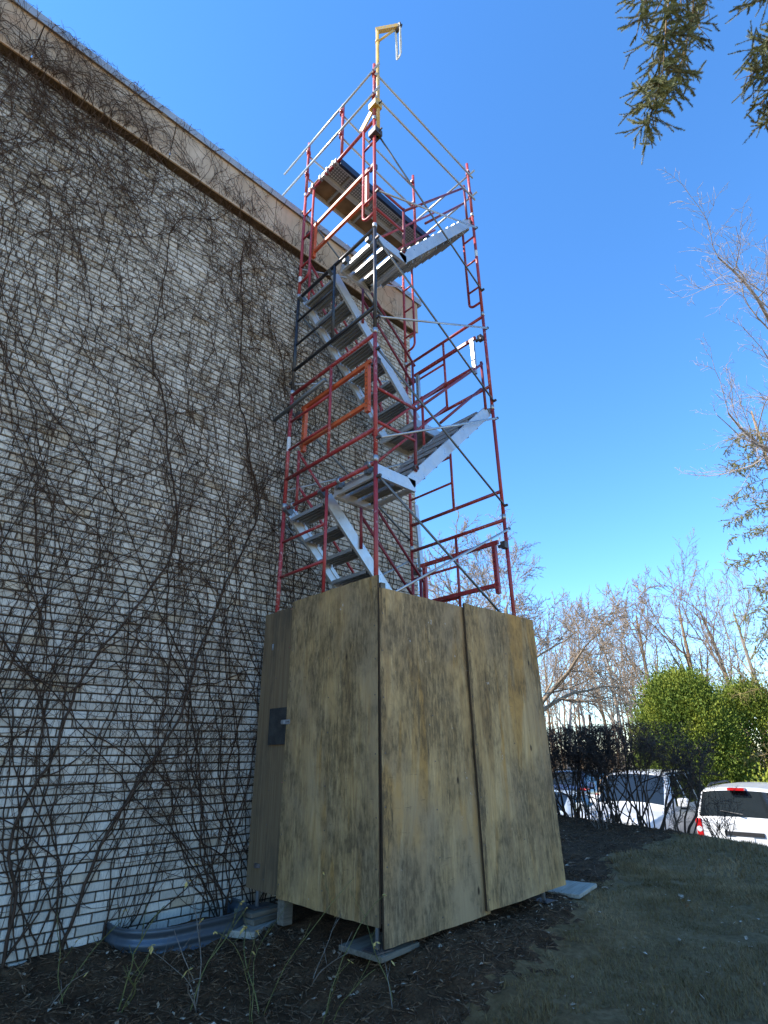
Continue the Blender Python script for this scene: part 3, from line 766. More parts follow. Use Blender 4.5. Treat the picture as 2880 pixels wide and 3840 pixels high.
# hidden studs, foot post, lock plate, hasp
for a, c in (((.0, 1.145, -.06), (.085, 1.235, .9)), ((.022, .022, .13), (.075, .075, 2.50)), ((2.21, .022, .1), (2.262, .075, 2.50))):
    b = MB(); b.box(a, c); b.build('timber_post', MAT['board'], box_)
lp = MB(); lp.box((-.012, 1.20, 1.262), (.004, 1.53, 1.578)); lp.build('lock_plate', MAT['plydark'], box_)
b = MB(); b.box((-.028, 1.17, 1.43), (-.0225, 1.30, 1.468)); b.box((-.034, 1.255, 1.435), (-.028, 1.30, 1.463)); hs = b.build('hasp', MAT['galv'], box_)
b = MB()
for i in range(3): b.lathe([(0, 0), (.006, 0)], (-.0288, 1.185 + .02 * i, 1.449), 'x', 8)
b.build('screw_head', MAT['iron'], hs)
# boards the feet stand on
def plank(name, loc, size, rz, label, group=None, mat='board'):
    o = empty(name, loc, rz)
    L, W, H = size; b = MB(); rr = random.Random(hash(name + label) % 999)
    b.box((-L/2, -W/2, 0), (L/2, W/2, H)); o2 = b
    bpy.data.objects.remove(o)
    o = b.build(name, MAT[mat]); o.location = loc; o.rotation_euler = (rr.uniform(-.01, .01), rr.uniform(-.01, .01), rz)
    md = o.modifiers.new('edge', 'BEVEL'); md.width = .006; md.segments = 2
    return tag(o, label, 'board', group)
plank('sole_board', (.15, .20, -.062), (.40, .40, .035), R(5), 'grey wooden board under the front corner of the plywood box')
plank('sole_board', (2.68, .15, -.070), (.57, .34, .035), R(11), 'pale board on the ground at the right corner of the plywood box', mat='palebrd')
plank('sole_board', (-.06, 1.52, -.135), (.50, .34, .05), R(30), 'flat grey board at the bottom of the pile beside the window well', mat='palebrd')
plank('sole_board', (.04, 1.56, -.083), (.36, .26, .04), R(12), 'middle wooden board in the pile beside the window well')
plank('sole_board', (.05, 1.58, -.042), (.34, .24, .035), R(6), 'topmost wooden board in the pile beside the window well')
plank('sole_board', (2.12, 1.585, -.10), (.45, .26, .04), R(5), 'board under the far wall-side leg of the scaffold')

# ------------------------------------------------------------------ window well
ww = empty('window_well', (-.56, WY, -.175)); tag(ww, 'corrugated galvanised steel window well at the foot of the wall', 'window well')
prof = []
for i in range(25):
    h = .20 * i / 24; prof.append((h, .010 * math.sin(i / 24 * 2.5 * 2 * math.pi)))
prof += [(.200, .02), (.206, .018), (.204, .004)]
hw, dp, rc = .52, .48, .33
plan = [(-hw, .0)]
for a in np.linspace(math.pi, 1.5 * math.pi, 9): plan.append((-hw + rc + rc * math.cos(a), -dp + rc + rc * math.sin(a)))
for a in np.linspace(1.5 * math.pi, 2 * math.pi, 9): plan.append((hw - rc + rc * math.cos(a), -dp + rc + rc * math.sin(a)))
plan.append((hw, .0))
pl = np.array(plan); tg_ = np.gradient(pl, axis=0); nr = np.stack([-tg_[:, 1], tg_[:, 0]], -1) * -1; nr /= np.linalg.norm(nr, axis=1, keepdims=True)
V = []; m = len(pl)
for h, o in prof:
    for i in range(m): V.append((pl[i, 0] + nr[i, 0] * o, min(-.002, pl[i, 1] + nr[i, 1] * o), h))
Q = [(a*m+i, a*m+i+1, (a+1)*m+i+1, (a+1)*m+i) for a in range(len(prof)-1) for i in range(m-1)]
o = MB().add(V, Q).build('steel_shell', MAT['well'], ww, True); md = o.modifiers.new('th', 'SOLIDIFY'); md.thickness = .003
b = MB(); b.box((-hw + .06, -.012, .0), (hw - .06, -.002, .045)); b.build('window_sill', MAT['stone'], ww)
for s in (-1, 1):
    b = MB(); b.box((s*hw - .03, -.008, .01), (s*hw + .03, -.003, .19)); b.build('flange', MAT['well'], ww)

# ================================================================== vines
def wall_y(z, r):
    if z < ZT - .04: return WY - r - .004
    if z < ZT + .06:
        t = (z - ZT + .04) / .10; return (WY - .02) * (1 - t) + (FY - .01) * t - r
    if z < 8.54: return FY - r - .006
    if z < 8.62: t = (z - 8.54) / .08; return FY - .006 - .04 * t - r
    return FY - .046 - r
class Vine:
    def __init__(s, seed): s.r = random.Random(seed); s.A = []; s.B = []; s.RA = []; s.RB = []; s.L = []
    def grow(s, x, z, ang, r, length, level, pref, wander=.22, lift=0.0):
        rr = s.r; step = .085 if level == 0 else (.065 if level == 1 else .05)
        n = max(2, int(length / step)); r0 = r; y = wall_y(z, r) - lift
        kink = rr.uniform(-1, 1)
        for i in range(n):
            kink = kink * .7 + rr.gauss(0, 1) * .5
            ang += kink * wander * .55 + (pref - ang) * (.10 if level < 2 else .03)
            ang += rr.gauss(0, .13 if level < 2 else .2)
            x2 = x + math.sin(ang) * step; z2 = z + math.cos(ang) * step
            rad = r0 * (1 - .62 * (i + 1) / n)
            y2 = wall_y(z2, rad) - lift - rr.random() ** 3 * (.03 if level < 2 else .05)
            if z2 > 8.66:   # over the coping: loose ends into the air
                y2 = FY - .05 - rr.random() * .03 + (z2 - 8.66) * rr.uniform(-.3, .6)
                if z2 > 8.66 + rr.random() ** 3 * .26: break
            if z2 > ZT and rr.random() < (.025 if x2 < -1.6 else (.07 if x2 < -.5 else .16)): break
            if x2 > BX1 + (.02 if z2 < 7.8 else .1) or z2 < -.12: break
            s.A.append((x, y, z)); s.B.append((x2, y2, z2)); s.RA.append(r0 * (1 - .62 * i / n)); s.RB.append(rad); s.L.append(level)
            p = (.24, .09, .045, 0)[level] if z < 4.8 else (.28, .15, .07, 0)[level]
            if rr.random() < p:
                sd2 = rr.choice((-1, 1)); na = ang + sd2 * (rr.uniform(.3, .7) if rr.random() < .75 else rr.uniform(.7, 1.5))
                if level == 0: ln = rr.uniform(.5, 2.0)
                elif level == 1: ln = rr.uniform(.2, .75)
                else: ln = rr.uniform(.1, .3)
                pf = pref + sd2 * rr.uniform(-.1, .4) if level == 0 else na + rr.uniform(-.5, .5)
                s.grow(x2, z2, na, max(.0021, min(.0065 if level == 0 else .0036, rad * rr.uniform(.4, .65))), ln, level + 1, pf, .26, lift)
            x, y, z = x2, y2, z2
    def build(s, name, label, group):
        root = tag(empty(name, s.base), label, 'vine', group)
        A = np.array(s.A) - np.array(s.base); B = np.array(s.B) - np.array(s.base); RA = np.array(s.RA); RB = np.array(s.RB); L = np.array(s.L)
        RA = np.maximum(RA, .0016); RB = np.maximum(RB, .0013)
        m = L == 0
        MB().segs(A[m], B[m], RA[m], RB[m], 6).build('stem', MAT['vine'], root, True)
        MB().segs(A[~m], B[~m], RA[~m], RB[~m], 3).build('twigs', MAT['vine_twig'], root, True)
        return root
#       base x, stems: (angle0, pref, radius, length)
plants = [
 (-3.30, 21, [(-.1, -.10, .016, 8.5), (.15, -.25, .012, 8.5), (.3, .10, .012, 8.8), (-.2, .22, .010, 8.0)], 'bare vine climbing the brick wall at the left edge of the photo'),
 (-2.55, 22, [(-.3, -.30, .018, 9.0), (.1, -.12, .016, 9.0), (.2, .12, .014, 9.0), (.3, .25, .010, 8.0), (0, 0, .011, 8.4)], 'bare vine rooted left of the two thick stems, spreading over the left wall'),
 (-1.78, 23, [(-.1, -.10, .026, 8.6), (.0, -.32, .018, 9.2), (.25, .06, .016, 8.4), (-.3, .18, .012, 8.4)], 'thick knotted vine stem nearest the lower left corner'),
 (-1.42, 24, [(-.35, -.13, .028, 8.8), (.1, -.02, .015, 8.6), (.35, .16, .012, 8.2), (-.2, -.38, .013, 8.5)], 'thick curving vine stem just left of the window well'),
 (-.98, 25, [(.0, -.05, .008, 3.0), (.3, .25, .007, 2.6), (.5, .5, .006, 2.2), (-.2, -.2, .007, 3.2), (.7, .7, .005, 1.8)], 'thin twiggy vine sprouting from behind the window well'),
 (-.12, 26, [(-.35, -.34, .019, 9.0), (-.15, -.22, .017, 9.0), (-.5, -.42, .014, 8.8), (.0, -.06, .016, 8.8), (-.6, -.55, .012, 5.5), (.1, .08, .013, 8.5)], 'dense vine fanning up and left from beside the plywood box'),
 (.22, 27, [(-.3, -.26, .016, 9.0), (-.1, -.12, .015, 8.6), (.05, .0, .014, 8.6), (.15, .10, .013, 8.6), (-.45, -.34, .012, 8.8)], 'vine rooted behind the left edge of the plywood box'),
 (.95, 28, [(-.2, -.18, .014, 8.8), (.0, -.02, .013, 8.6), (.15, .08, .012, 8.6), (-.35, -.28, .011, 8.8)], 'vine on the wall behind the scaffold stairs'),
 (1.75, 29, [(-.2, -.14, .013, 8.8), (.0, .0, .012, 8.6), (.2, .08, .011, 8.4)], 'vine on the wall near its far right corner'),
]
for bx, sd_, stems, lab in plants:
    v = Vine(sd_); v.base = (bx, WY - .03, -.14)
    for a0, pf, rad, ln in stems:
        v.grow(bx + v.r.uniform(-.05, .05), -.12, a0, rad * (.46 if rad > .024 else .38), ln, 0, pf, .14)
        for _ in range(1): v.grow(bx + v.r.uniform(-.22, .22), -.1, a0 + v.r.uniform(-.3, .3), .0055, ln * v.r.uniform(.5, 1), 0, pf + v.r.uniform(-.12, .12), .15)
    # thick mats of twigs under the roof edge
    if ln > 5:
        for _ in range(46 if bx < -.5 else 30):
            xx = bx + v.r.gauss(-.9, 1.0); zz = v.r.choice((v.r.uniform(6.0, 7.9), v.r.uniform(7.0, 7.9), v.r.uniform(5.2, 7.8), v.r.uniform(6.6, 7.9), v.r.uniform(7.9, 8.5)))
            if xx > BX1 - .2: continue
            v.grow(xx, zz, v.r.uniform(-1.2, 1.2), .0042, v.r.uniform(.6, 1.8), 1, v.r.uniform(-.9, .4), .35, v.r.random() * .03)
        if bx < -1.3:
            for _ in range(26):
                v.grow(v.r.gauss(-2.6, .8), v.r.uniform(6.3, 8.0), v.r.uniform(-2.4, 1.4), .0052, v.r.uniform(.7, 2.0), 1, v.r.uniform(-1.9, .2), .38, v.r.random() * .05)
        # long slender strands slanting up and to the left
        for _ in range(15):
            xx = bx + v.r.gauss(-.2, .9); zz = v.r.uniform(1.5, 6.0)
            if xx > BX1 - .1: continue
            v.grow(xx, zz, v.r.uniform(-.5, .1), .0045, v.r.uniform(1.4, 3.6), 1, v.r.gauss(-.30, .16), .14)
    v.build('climbing_vine', lab, 'bare vines on the brick wall')

# ================================================================== vegetation helpers
class Tree:
    def __init__(s, seed): s.r = random.Random(seed); s.A = [[], [], []]; s.B = [[], [], []]; s.RA = [[], [], []]; s.RB = [[], [], []]
    def seg(s, p, q, ra, rb, lv, last=False):
        i = 0 if lv == 0 and s.lead else (2 if last else 1)
        s.A[i].append(p); s.B[i].append(q); s.RA[i].append(ra); s.RB[i].append(rb)
    k = 1.0; lead = True
    def branch(s, p, d, L, r, lv, spec):
        rr = s.r; sp = spec[lv]; n = sp['n']; st = L / n; up = sp['up']; wob = sp['wob']
        r0 = r; tip = sp.get('tip', .35)
        for i in range(n):
            d = (d[0] + rr.gauss(0, wob), d[1] + rr.gauss(0, wob), d[2] + rr.gauss(0, wob) + up)
            m = math.sqrt(d[0]**2 + d[1]**2 + d[2]**2); d = (d[0]/m, d[1]/m, d[2]/m)
            q = (p[0] + d[0]*st, p[1] + d[1]*st, p[2] + d[2]*st)
            rb = r0 * (1 - (1 - tip) * (i + 1) / n); s.seg(p, q, r0 * (1 - (1 - tip) * i / n), rb, lv, lv > 0 and lv == len(spec) - 1 and i == n - 1); p = q
            if lv + 1 < len(spec) and sp['kids'] and (i + 1) / n >= sp['start']:
                c = sp['kids'] / n; c = int(c) + (1 if rr.random() < c - int(c) else 0)
                for _ in range(c):
                    a = rr.uniform(*sp['ang']); ph = rr.uniform(0, 2 * math.pi)
                    # frame around d
                    ux_, uy_, uz_ = (-d[1], d[0], 0) if abs(d[2]) < .95 else (1, 0, 0)
                    m = math.sqrt(ux_**2 + uy_**2 + uz_**2) or 1; u = (ux_/m, uy_/m, uz_/m)
                    v = (d[1]*u[2]-d[2]*u[1], d[2]*u[0]-d[0]*u[2], d[0]*u[1]-d[1]*u[0])
                    ca, sa = math.cos(a), math.sin(a)
                    nd = tuple(d[k]*ca + (u[k]*math.cos(ph) + v[k]*math.sin(ph))*sa for k in range(3))
                    f = 1 - .45 * (i + 1) / n
                    s.branch(q, nd, L * sp['ratio'] * f * rr.uniform(.7, 1.25), rb * sp['rr'] * rr.uniform(.75, 1.1), lv + 1, spec)
    def build(s, name, label, cat, mat, base, group=None, twig=None, rmin=.004, multi=False):
        root = tag(empty(name, base), label, cat, group); bs = np.array(base)
        for i, nm in ((0, 'trunk'), (1, 'crown')):
            if not s.A[i]: continue
            A, B = np.array(s.A[i]) - bs, np.array(s.B[i]) - bs; ra, rb = np.maximum(s.RA[i], rmin), np.maximum(s.RB[i], rmin * .7)
            b = MB(); th = ra > .03 * s.k
            if i == 0: b.segs(A, B, ra, rb, 8)
            else: b.segs(A[th], B[th], ra[th], rb[th], 6); b.segs(A[~th], B[~th], ra[~th], rb[~th], 3)
            if i == 1 and s.A[2]: b.spikes(np.array(s.A[2]) - bs, np.array(s.B[2]) - bs, np.maximum(s.RA[2], rmin))
            o = b.build(nm, MAT[mat if i == 0 else (twig or mat)], root, True)
            if i == 0 and multi: o.name = 'stems'; o['kind'] = 'stuff'
        return root

SPREAD = [dict(n=8, up=.03, wob=.05, start=.24, kids=14, ang=(.6, 1.2), ratio=.98, rr=.50, tip=.25),
          dict(n=9, up=.03, wob=.11, start=.2, kids=13, ang=(.35, .85), ratio=.55, rr=.55, tip=.1),
          dict(n=6, up=.05, wob=.13, start=.15, kids=9, ang=(.4, .95), ratio=.55, rr=.6, tip=.15),
          dict(n=4, up=.04, wob=.16, start=.1, kids=7, ang=(.4, .9), ratio=.50, rr=.7),
          dict(n=2, up=.03, wob=.2, start=1, kids=0, ang=(.4, .9), ratio=.5, rr=.6)]
UPRIGHT = [dict(n=10, up=.06, wob=.035, start=.3, kids=15, ang=(.35, .85), ratio=.55, rr=.5, tip=.25),
           dict(n=7, up=.07, wob=.09, start=.15, kids=9, ang=(.35, .8), ratio=.48, rr=.55),
           dict(n=5, up=.05, wob=.13, start=.1, kids=8, ang=(.35, .8), ratio=.50, rr=.6),
           dict(n=3, up=.03, wob=.17, start=.2, kids=3, ang=(.4, .9), ratio=.5, rr=.7),
           dict(n=2, up=.03, wob=.18, start=1, kids=0, ang=(.4, .9), ratio=.5, rr=.6)]
def pix(u, v, dd):
    P = Vector(CAM) + (F_ + R_ * ((u - 1440) / 2070) + U_ * ((1920 - v) / 2070)) * dd
    return P
GZ0 = -1.4
def tree(name, u, dd, L, r, spec, seed, label, mat, lean=(0, 0), group='bare trees beyond the parking lot', twig=None, rmin=.006):
    P = pix(u, 2750, dd); t = Tree(seed); t.k = L / 7
    b_ = (P.x, P.y, GZ0); t.branch(b_, (lean[0], lean[1], 1), L, r, 0, spec)
    return t.build(name, label, 'tree', mat, b_, group, twig, rmin)
tree('bare_oak_tree', 1945, 27, 9.9, .40, SPREAD, 6, 'large spreading bare oak tree behind the plywood box', 'oak', rmin=.014)
tree('bare_tree', 2330, 38, 10.5, .20, UPRIGHT, 7, 'slender bare tree between the oak and the evergreen', 'greybark', rmin=.013)
tree('bare_tree', 2500, 40, 12.5, .26, UPRIGHT, 8, 'bare tree rising directly behind the rounded evergreen', 'brownbark', rmin=.013)
tree('bare_tree', 2640, 42, 13.5, .30, UPRIGHT, 9, 'tall bare tree over the middle of the evergreen', 'brownbark', rmin=.013)
tree('bare_tree', 2790, 40, 12.8, .26, UPRIGHT, 10, 'tall bare tree over the right lobe of the evergreen', 'brownbark', rmin=.013)
tree('bare_tree', 2920, 37, 12.0, .24, UPRIGHT, 12, 'bare tree at the right edge behind the spruce', 'greybark', rmin=.013)
for i, u in enumerate((1990, 2060, 2110, 2170, 2215, 2280, 2380, 2430)):
    tree('bare_tree', u, 52 + (i * 7) % 13, 11.5 + (i * 5) % 4, .17 + .02 * (i % 3), UPRIGHT, 30 + i,
         ['thin bare tree at the right edge of the plywood box', 'second thin bare trunk right of the plywood box', 'third thin bare trunk right of the plywood box', 'fourth thin bare trunk right of the plywood box',
          'thin bare trunk above the middle of the dark hedge', 'thin bare trunk above the right half of the hedge', 'thin bare trunk left of the rounded evergreen', 'thin bare trunk partly hidden by the evergreen'][i],
         ('palebark', 'brownbark')[i % 2], (random.uniform(-.1, .1), random.uniform(-.1, .1)), rmin=.012)
# far woods: one mass behind the separate trees
tw = Tree(77); tw.k = 1
WS = [dict(n=6, up=.05, wob=.05, start=.3, kids=9, ang=(.35, .8), ratio=.42, rr=.5, tip=.25), dict(n=4, up=.07, wob=.13, start=.2, kids=6, ang=(.35, .85), ratio=.5, rr=.6), dict(n=3, up=.03, wob=.18, start=1, kids=0, ang=(.4, .9), ratio=.5, rr=.6)]
for i in range(150):
    u = random.uniform(1450, 3500); dd = random.uniform(65, 100); P = pix(u, 2750, dd)
    tw.branch((P.x, P.y, GZ0), (random.uniform(-.1, .1), random.uniform(-.1, .1), 1), random.uniform(9, 14), random.uniform(.1, .2), 0, WS)
bw = MB()
bw.spikes(tw.A[2], tw.B[2], np.maximum(tw.RA[2], .018))
for i in (0, 1): bw.segs(tw.A[i], tw.B[i], np.maximum(tw.RA[i], .016), np.maximum(tw.RB[i], .012), 4 if i == 0 else 3)
tag(bw.build('far_woods', MAT['brownbark'], smooth=True), 'brown leafless woods on the horizon beyond the parking lot', 'woods', kind='stuff')

# pale bare tree whose limbs reach in from the right
t = Tree(91); t.k = 1.2
NEAR = [dict(n=8, up=-.01, wob=.07, start=.15, kids=9, ang=(.4, .9), ratio=.5, rr=.55), dict(n=6, up=.04, wob=.12, start=.15, kids=8, ang=(.4, .9), ratio=.5, rr=.55), dict(n=5, up=.03, wob=.16, start=.1, kids=6, ang=(.4, 1.0), ratio=.45, rr=.6), dict(n=3, up=.02, wob=.2, start=1, kids=0, ang=(.4, .9), ratio=.5, rr=.6)]
T0 = pix(3420, 2700, 15); tb = (T0.x, T0.y, GZ0)
TR = [dict(n=10, up=.05, wob=.03, start=2, kids=0, ang=(0, 1), ratio=.5, rr=.5, tip=.5)]
t.branch(tb, (0, 0, 1), 13, .24, 0, TR); t.lead = False
for v0, v1, u1, dd1 in ((1200, 980, 2790, 14), (1050, 780, 2960, 14), (1480, 1220, 2840, 14.5), (1600, 1430, 2760, 14), (1800, 1600, 2820, 14)):
    P = pix(3400, v0, 15); P.x, P.y = tb[0], tb[1]; Q = pix(u1, v1, dd1); d = Q - P; L = d.length
    t.branch(tuple(P), tuple(d.normalized()), L * .98, .075, 0, NEAR)
t.build('bare_tree', 'pale bare tree with limbs reaching in from the right edge', 'tree', 'palebark', tb, None, 'palebark', rmin=.005)

# ------------------------------------------------------------------ evergreen shrubs
def leaf_mass(lobes, nclump, per, size, seed, droop=.25):
    """small flat sprays on clumps spread through each lobe's outer volume"""
    g = np.random.default_rng(seed); C = []; N = []
    for c, ra, wgt in lobes:
        n = int(nclump * wgt); d = g.normal(size=(n, 3)); d /= np.linalg.norm(d, axis=1, keepdims=True)
        d[:, 2] = np.where(d[:, 2] < -.75, -d[:, 2], d[:, 2])
        rad = g.uniform(.55, 1.04, size=(n, 1)) ** .6
        C.append(np.array(c) + d * np.array(ra) * rad); N.append(d)
    C = np.concatenate(C); N = np.concatenate(N); n = len(C)
    cs = g.uniform(.7, 1.5, size=(n, 1, 1)) * size * 2.2
    P = C[:, None] + g.normal(size=(n, per, 3)) * cs * np.array([1, 1, 1.25])
    A = N[:, None] * .9 + np.array([0, 0, .75]) + g.normal(size=(n, per, 3)) * .55; A /= np.linalg.norm(A, axis=2, keepdims=True)
    S = np.cross(A, g.normal(size=(n, per, 3))); S /= np.linalg.norm(S, axis=2, keepdims=True)
    P = P.reshape(-1, 3); A = A.reshape(-1, 3); S = S.reshape(-1, 3); m = len(P); L = g.uniform(.6, 1.4, size=(m, 1)) * size
    V = np.stack([P, P + A * L * .5 + S * L * .30, P + A * L, P + A * L * .5 - S * L * .30], 1).reshape(-1, 3)
    return V, np.arange(m * 4).reshape(-1, 4)
def shrub(name, label, lobes, nclump, per, size, seed, mat, base, cat='shrub', stems=6, group=None, sr=.05):
    root = tag(empty(name, base), label, cat, group)
    V, Q = leaf_mass(lobes, nclump, per, size, seed); MB().add(V - np.array(base), Q).build('crown', MAT[mat], root)
    rr = random.Random(seed)
    for i in range(stems):
        b = MB()
        c, ra, _ = lobes[i % len(lobes)]; a = rr.uniform(0, 6.28)
        A = (base[0] + (c[0]-base[0])*.6 + .25 * math.cos(a), base[1] + (c[1]-base[1])*.6 + .25 * math.sin(a), base[2])
        B = (c[0] + .45 * ra[0] * math.cos(a), c[1] + .45 * ra[1] * math.sin(a), c[2] + ra[2] * .3)
        P = np.array([A, [(A[k]*.6 + B[k]*.4) for k in range(3)], B]) - np.array(base); P[1] += rr.uniform(-.08, .08)
        b.path(P, [sr, sr * .7, sr * .2], 6); b.build('trunk', MAT['brownbark'], root, True)
    return root
cA = pix(2570, 2760, 17.0); cB = pix(2830, 2790, 17.6)
shrub('arborvitae', 'big rounded yellow-green evergreen behind the white vehicles', [((cA.x, cA.y, 1.15), (1.45, 1.45, 2.2), .5), ((cA.x + .1, cA.y - .1, 2.1), (.9, .9, 1.3), .16), ((cA.x - .3, cA.y + .45, .1), (1.15, 1.2, 1.25), .2), ((cB.x, cB.y, 1.1), (1.5, 1.4, 1.95), .42)], 2100, 62, .066, 3, 'arb', (cA.x + .3, cA.y - .4, GZ0 + .02), stems=9, sr=.09)
cC = pix(2880, 2940, 14.5)
shrub('golden_shrub', 'low golden green shrub at the right edge beside the white vehicle', [((cC.x + .3, cC.y - .2, -.62), (.75, .75, .72), 1)], 420, 34, .085, 4, 'arb2', (cC.x + .3, cC.y - .2, GZ0 + .02), stems=5, sr=.03)

# spruces
def needles(b, A, B, g, ln, per, w):
    """bottle-brush needles round a shoot from A to B"""
    A = np.asarray(A, float); B = np.asarray(B, float); d = B - A; L = np.linalg.norm(d); d /= L
    n = per; t = g.uniform(0, 1.02, size=(n, 1)); P = A + (B - A) * t
    r = g.normal(size=(n, 3)); r -= (r @ d)[:, None] * d; r /= np.linalg.norm(r, axis=1, keepdims=True)
    r[:, 2] = np.abs(r[:, 2]) * .4 + r[:, 2] * .6
    D_ = r * .85 + d * .6; D_ /= np.linalg.norm(D_, axis=1, keepdims=True); l = ln * g.uniform(.7, 1.1, size=(n, 1)) * (1 - .4 * t)
    S = np.cross(D_, d); S /= np.maximum(np.linalg.norm(S, axis=1, keepdims=True), 1e-6)
    V = np.stack([P - S * w, P + S * w, P + D_ * l], 1).reshape(-1, 3); b.add(V, None, np.arange(n * 3).reshape(-1, 3))
def spruce_bough(tw, nd, path, g, spread, shoot, ln, per, w, rad, dens=1.0, side=None):
    """drooping bough along path, twigs with shoots hanging from it"""
    path = [np.array(p, float) for p in path]; tw.path(path, np.linspace(rad, rad * .35, len(path)), 6)
    for i in range(len(path) - 1):
        a, c = path[i], path[i + 1]; L = np.linalg.norm(c - a); m = max(2, int(L / (.05 / dens)))
        if nd is None: m = 0
        for j in range(m):
            p = a + (c - a) * (j + g.random()) / m; ax = (c - a) / L
            d = g.normal(size=3); d -= ax * (d @ ax) * .6; d /= np.linalg.norm(d); d = d + ax * .35 + np.array([0, 0, -.30]); 
            if side is not None: d = d + np.array(side) * .35
            d /= np.linalg.norm(d); l2 = spread * g.uniform(.45, 1.1); q = p + d * l2
            tw.segs([p], [q], [rad * .35], [rad * .18], 4)
            if g.random() < .12: continue          # bare twig
            k2 = max(1, int(l2 / (shoot * .55)))
            for k in range(k2):
                s0 = p + (q - p) * (k + .6) / k2; e = d + g.normal(size=3) * .55 + np.array([0, 0, -.2]); e /= np.linalg.norm(e)
                s1 = s0 + e * shoot * g.uniform(.6, 1.15); tw.spikes([s0], [s1], [rad * .16]); needles(nd, s0, s1, g, ln, per, w)
            needles(nd, p, q, g, ln, int(per * l2 / shoot), w)
# the near spruce: trunk right of the camera, boughs hanging into the top right corner
g = np.random.default_rng(8)
sb = (1.9, -6.9, -.32); root = tag(empty('spruce_tree', sb), 'spruce boughs hanging into the top right corner', 'tree')
S0 = np.array(sb); tw_ = MB(); nd_ = MB()
def px(u, v, d): return np.array(pix(u, v, d)) - S0
MB().path([(0, 0, -.1), (.03, 0, 3), (0, .05, 7), (.02, 0, 12)], [.26, .22, .15, .04], 12).build('trunk', MAT['brownbark'], root, True)
spruce_bough(tw_, nd_, [px(2620, -700, 3.6), px(2560, -330, 3.3), px(2520, -60, 3.1)], g, .26, .11, .020, 40, .0012, .016, .8)
for pth, sp_, dn in (([(2520, -80, 3.1), (2500, 60, 3.08), (2490, 200, 3.06), (2480, 330, 3.05)], .20, 1.0), ([(2600, -80, 3.15), (2600, 60, 3.2), (2570, 180, 3.2), (2540, 300, 3.2)], .17, .8),
                     ([(2480, 290, 3.05), (2460, 360, 3.05), (2440, 430, 3.03), (2420, 475, 3.02)], .16, 1.2), ([(2430, -100, 3.0), (2420, 0, 3.0), (2400, 80, 2.98)], .12, .9), ([(2650, -120, 3.3), (2650, -20, 3.3), (2640, 60, 3.3)], .12, .7)):
    spruce_bough(tw_, nd_, [px(*p) for p in pth], g, sp_, .08, .018, 130, .0015, .006, dn * 5.6)
for pth, sp_ in (([(3300, -300, 3.6), (3080, -40, 3.4), (2960, 120, 3.3), (2930, 260, 3.2), (2920, 400, 3.2)], .24), ([(2960, 120, 3.3), (2880, 150, 3.25), (2810, 210, 3.2)], .12), ([(2940, -150, 3.3), (2900, -60, 3.3), (2840, 10, 3.25)], .13), ([(2920, 200, 3.3), (2870, 250, 3.25), (2800, 290, 3.2)], .10), ([(2930, 350, 3.2), (2890, 420, 3.2), (2870, 480, 3.2)], .12), ([(2930, 250, 3.2), (2900, 320, 3.2), (2850, 400, 3.2)], .12)):
    spruce_bough(tw_, nd_, [px(*p) for p in pth], g, sp_, .08, .018, 130, .0015, .006, 4.6)
# boughs tie back to the trunk
for u, v, d, z in ((2620, -700, 3.6, 6.6), (3300, -300, 3.6, 5.9)):
    P = px(u, v, d); tw_.path([(0, 0, z), (P * .55 + np.array([0, 0, .15 + z * .35])), P], [.05, .03, .014], 7)
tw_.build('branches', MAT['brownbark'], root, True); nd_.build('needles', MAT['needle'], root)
# farther spruce at the right edge
g = np.random.default_rng(18); P = pix(3180, 2650, 15.5); sb2 = (P.x, P.y, GZ0); root = tag(empty('spruce_tree', sb2), 'spruce with drooping boughs at the right edge above the evergreen', 'tree')
tw_ = MB(); nd_ = MB()
MB().path([(0, 0, 0), (.02, .03, 6), (0, 0, 13.5)], [.2, .14, .03], 9).build('trunk', MAT['brownbark'], root, True)
for i in range(40):
    z = 2.6 + 10.4 * i / 40; a = math.atan2(-R_.y, -R_.x) + g.uniform(-1.3, 1.3); L = (14.0 - z) * .19 + .95
    ca, sa = math.cos(a), math.sin(a)
    spruce_bough(tw_, nd_, [(0, 0, z), (ca * L * .5, sa * L * .5, z + .02), (ca * L, sa * L, z - .30)], g, .34, .16, .045, 26, .0085, .012, 1.1)
tw_.build('branches', MAT['brownbark'], root, True); nd_.build('needles', MAT['needle_far'], root)

